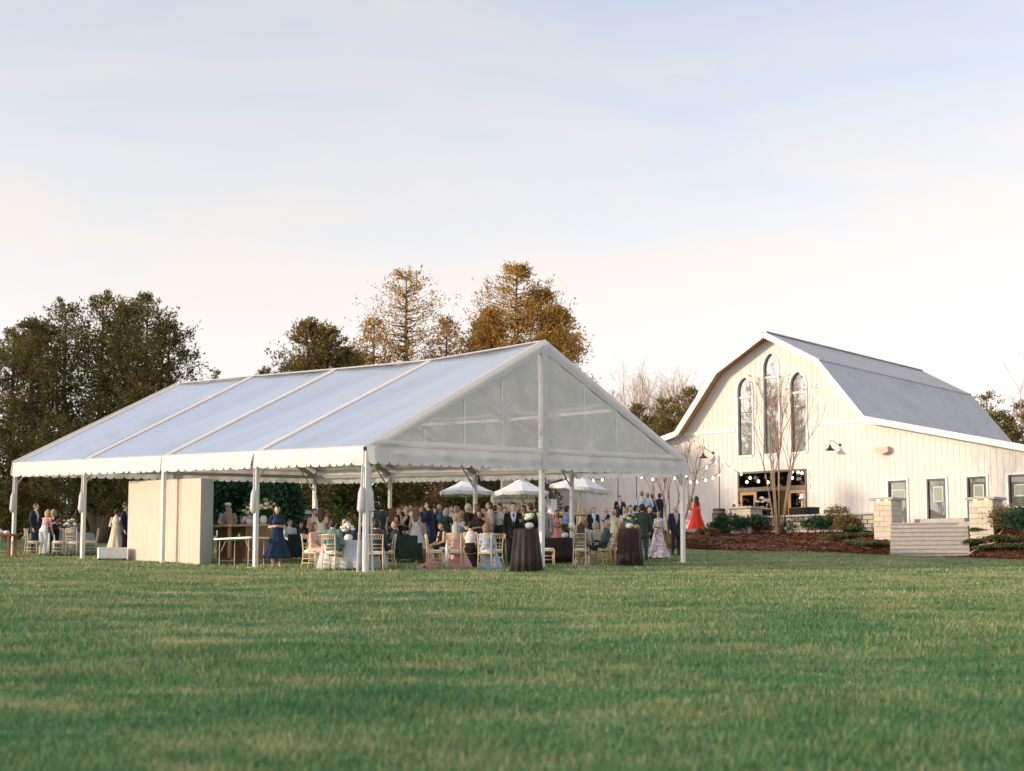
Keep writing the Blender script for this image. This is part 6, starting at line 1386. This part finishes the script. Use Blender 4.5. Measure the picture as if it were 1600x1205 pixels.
# masses of evergreen and scrub seen under the tent roof
def back(px, Y, pt, wpx, mat, n, seed, lb, lsz=(.2, .12), lob=8): h = hgt(px, pt, Y); shrub(lb, tree_at(px, Y), wpx/2/F*Y*1.1, h*1.05, mat, n, seed, lsz, 'trees and thickets behind the tent', 'broadleaf_tree', lob, 'tree')
back(352, 66, 725, 90, MAG, 9000, 101, 'dark glossy evergreen behind the bartenders')
back(425, 65, 735, 95, MAG, 9000, 102, 'bright green magnolia behind the navy dress')
back(470, 72, 720, 80, CED_D, 7000, 103, 'dark thicket right of the magnolia')
back(540, 76, 700, 110, CED_D, 9000, 104, 'dark evergreen thicket behind the corner post')
back(625, 78, 710, 100, OLIVE, 9000, 105, 'olive scrub tree behind the standing crowd')
back(700, 80, 705, 100, OLIVE, 8000, 106, 'olive brown scrub behind the first umbrella')
back(668, 74, 755, 40, TAN, 3500, 107, 'tan leaved small tree behind the blue suit', (.16, .09), 5)
back(770, 84, 700, 110, CED_D, 8000, 108, 'dark thicket behind the middle umbrella')
back(850, 88, 720, 80, CED_D, 6000, 109, 'dark thicket behind the right umbrella')
back(270, 82, 700, 130, CED_D, 8000, 110, 'dark thicket behind the plywood partition')
back(20, 80, 735, 110, CED_D, 8000, 111, 'dark underbrush below the left cedars')
back(90, 84, 725, 90, CED_D, 7000, 112, 'dark underbrush behind the grey-blue table')
back(165, 84, 740, 80, CED_D, 6000, 113, 'dark underbrush by the cedar trunk')
p = gnd(540, 866); shrub('round green clipped bush beyond the navy suits', Vector((p.x, p.y, p.z)), .75, hgt(540, 788, p.y), leafmat('box_green', (.03, .07, .015), (.07, .13, .03), (.15, .19, .05), .3, 1.5), 4500, 120, (.09, .06), name='clipped_bush', lob=6)
p = gx(512, 58); shrub('low brown bush left of the clipped green one', p, .7, hgt(515, 798, 58), TAN, 1800, 121, (.09, .06))
# planting along the patio wall and in the bed
for k, (px, py, w, h, mat, lb) in enumerate(((1130, 832, .55, .75, MAG, 'green shrub in front of the barrel'), (1150, 834, .7, .8, PINE_G, 'feathery green shrub before the stone pillar'), (1172, 832, .7, .7, MAG, 'dark green shrub right of the stone pillar'), (1201, 831, .6, .5, leafmat('russet', (.10, .035, .02), (.16, .06, .035), (.2, .09, .05), .2, 1), 'russet low shrub left of the myrtle stems'), (1238, 828, .65, .75, MAG, 'dark green shrub right of the myrtle stems'), (1285, 829, .7, .65, MAG, 'low green shrub before the rubble wall'), (1312, 824, .8, 1.05, OLIVE, 'taller brown-green shrub against the rubble wall'), (1330, 823, .5, .7, TAN, 'pale twiggy shrub left of the stair pillar'), (1599, 826, .85, .95, OLIVE, 'large loose shrub right of the stair pillars'), (1598, 832, .9, .9, MAG, 'green shrub at the right picture edge'), (1560, 824, .5, .7, OLIVE, 'twiggy brown shrub touching the right pillar'), (1105, 838, .45, .35, OLIVE, 'small tuft at the left end of the mulch bed'))):
    shrub(lb, bedpoint(px, py), w*1.2, h*1.25, mat, 2400, 130+k, (.10, .05), 'shrubs along the patio wall')
cover = leafmat('ground_cover', (.035, .075, .025), (.075, .12, .04), (.19, .18, .085), .25, 1.2)
for k, (px, py, w, lb) in enumerate(((1325, 841, .75, 'green ground cover patch in the middle of the mulch'), (1352, 834, .9, 'ground cover patch below the left stair pillar'), (1378, 828, .5, 'ground cover clump hugging the left stair pillar'), (1345, 853, .9, 'lower ground cover patch left of the stairs'), (1372, 856, .7, 'ground cover patch touching the left of the stairs'), (1537, 823, .6, 'ground cover clump below the right stair pillar'), (1542, 836, .6, 'ground cover clump with white blooms right of the stairs'), (1560, 845, .8, 'brown-green ground cover right of the stairs'), (1545, 861, .7, 'ground cover by the drain hose'), (1585, 848, .9, 'ground cover patch at the right, upper one'), (1590, 860, .7, 'ground cover patch at the right, lower one'), (1522, 852, .4, 'tiny ground cover tuft beside the stair edge'))):
    shrub(lb, bedpoint(px, py), w, .26, cover, 900, 150+k, (.10, .05), 'ground cover clumps in the mulch bed', 'ground_cover_plant', 6, 'plant')
def hose():
    pts = [bedpoint(*q)+Vector((0, 0, .08)) for q in ((1512, 870), (1525, 864), (1532, 857), (1545, 854), (1556, 850), (1557, 845), (1562, 838), (1568, 830))]; o = pts[0]; t = MB().tube([q-o for q in pts], .035, 6).build('drain_hose', simple('pale_hose', (.55, .48, .42), .6, .1), smooth=True, loc=o); tag(o=t, label='pale hose snaking through the mulch right of the stairs', cat='hose')
hose()
# ------------------------------------------------------------------ far left: fence and house
def fence():
    Y = 104; a, b = gx(-30, Y), gx(205, Y-2); d = b-a; t = thing('white_fence', 'long low white board fence behind the left cedars', 'fence', a, math.atan2(d.y, d.x)); L = d.length; m = simple('weathered_white', (.42, .45, .47), .7, .1, 3); n = 28; bm2 = MB().box(.01, L/n-.01, -.02, .02, .08, 1.15).mesh('fence_panel', m); pm = MB().box(-.06, .06, -.07, .07, 0, 1.25).mesh('post', m)
    for k in range(n): link('fence_panel', bm2, t, (k*L/n, 0, ground(*(a+d*(k/n)).xy)-a.z)); link('post', pm, t, (k*L/n, 0, ground(*(a+d*(k/n)).xy)-a.z))
fence()
def house(px0, px1, pye, pyr, Y, label, roof, wall):
    a, b = gx(px0, Y), gx(px1, Y); t = thing('house', label, 'house', a, 0, 'buildings behind the trees'); L = b.x-a.x; e = at(px0, pye, Y).z-a.z; r = at(px0, pyr, Y).z-a.z
    MB().box(0, L, 0, 6, -.3, e).build('wall', wall, t); MB().add([(-.3, -.4, e-.1), (L+.3, -.4, e-.1), (L+.3, 3, r), (-.3, 3, r), (-.3, 6.4, e-.1), (L+.3, 6.4, e-.1)], [(0, 1, 2, 3), (3, 2, 5, 4), (0, 3, 4), (1, 5, 2), (0, 4, 5, 1)]).build('roof', roof, t)
    for k in range(2):
        x = L*(.3+.4*k); f = MB().box(x-.4, x+.4, -.04, -.002, e-1.6, e-.5).build('window', M_darkframe, t); MB().box(x-.34, x+.34, -.05, -.042, e-1.54, e-.56).build('pane', M_doorglass, f)
    MB().box(L*.08, L*.08+.9, -.04, -.002, -.1, e-.4).build('door', M_darkframe, t)
house(68, 126, 806, 784, 112, 'low house with dark grey roof beyond the white fence', simple('grey_shingle', (.10, .11, .12), .9, .15), simple('tan_wall', (.36, .32, .28), .8, .1))
house(462, 484, 800, 784, 70, 'small grey-green shed with white roof edge behind the cream dresses', simple('shed_roof', (.42, .43, .44), .6, .1), simple('grey_green_wall', (.17, .21, .20), .8, .1))
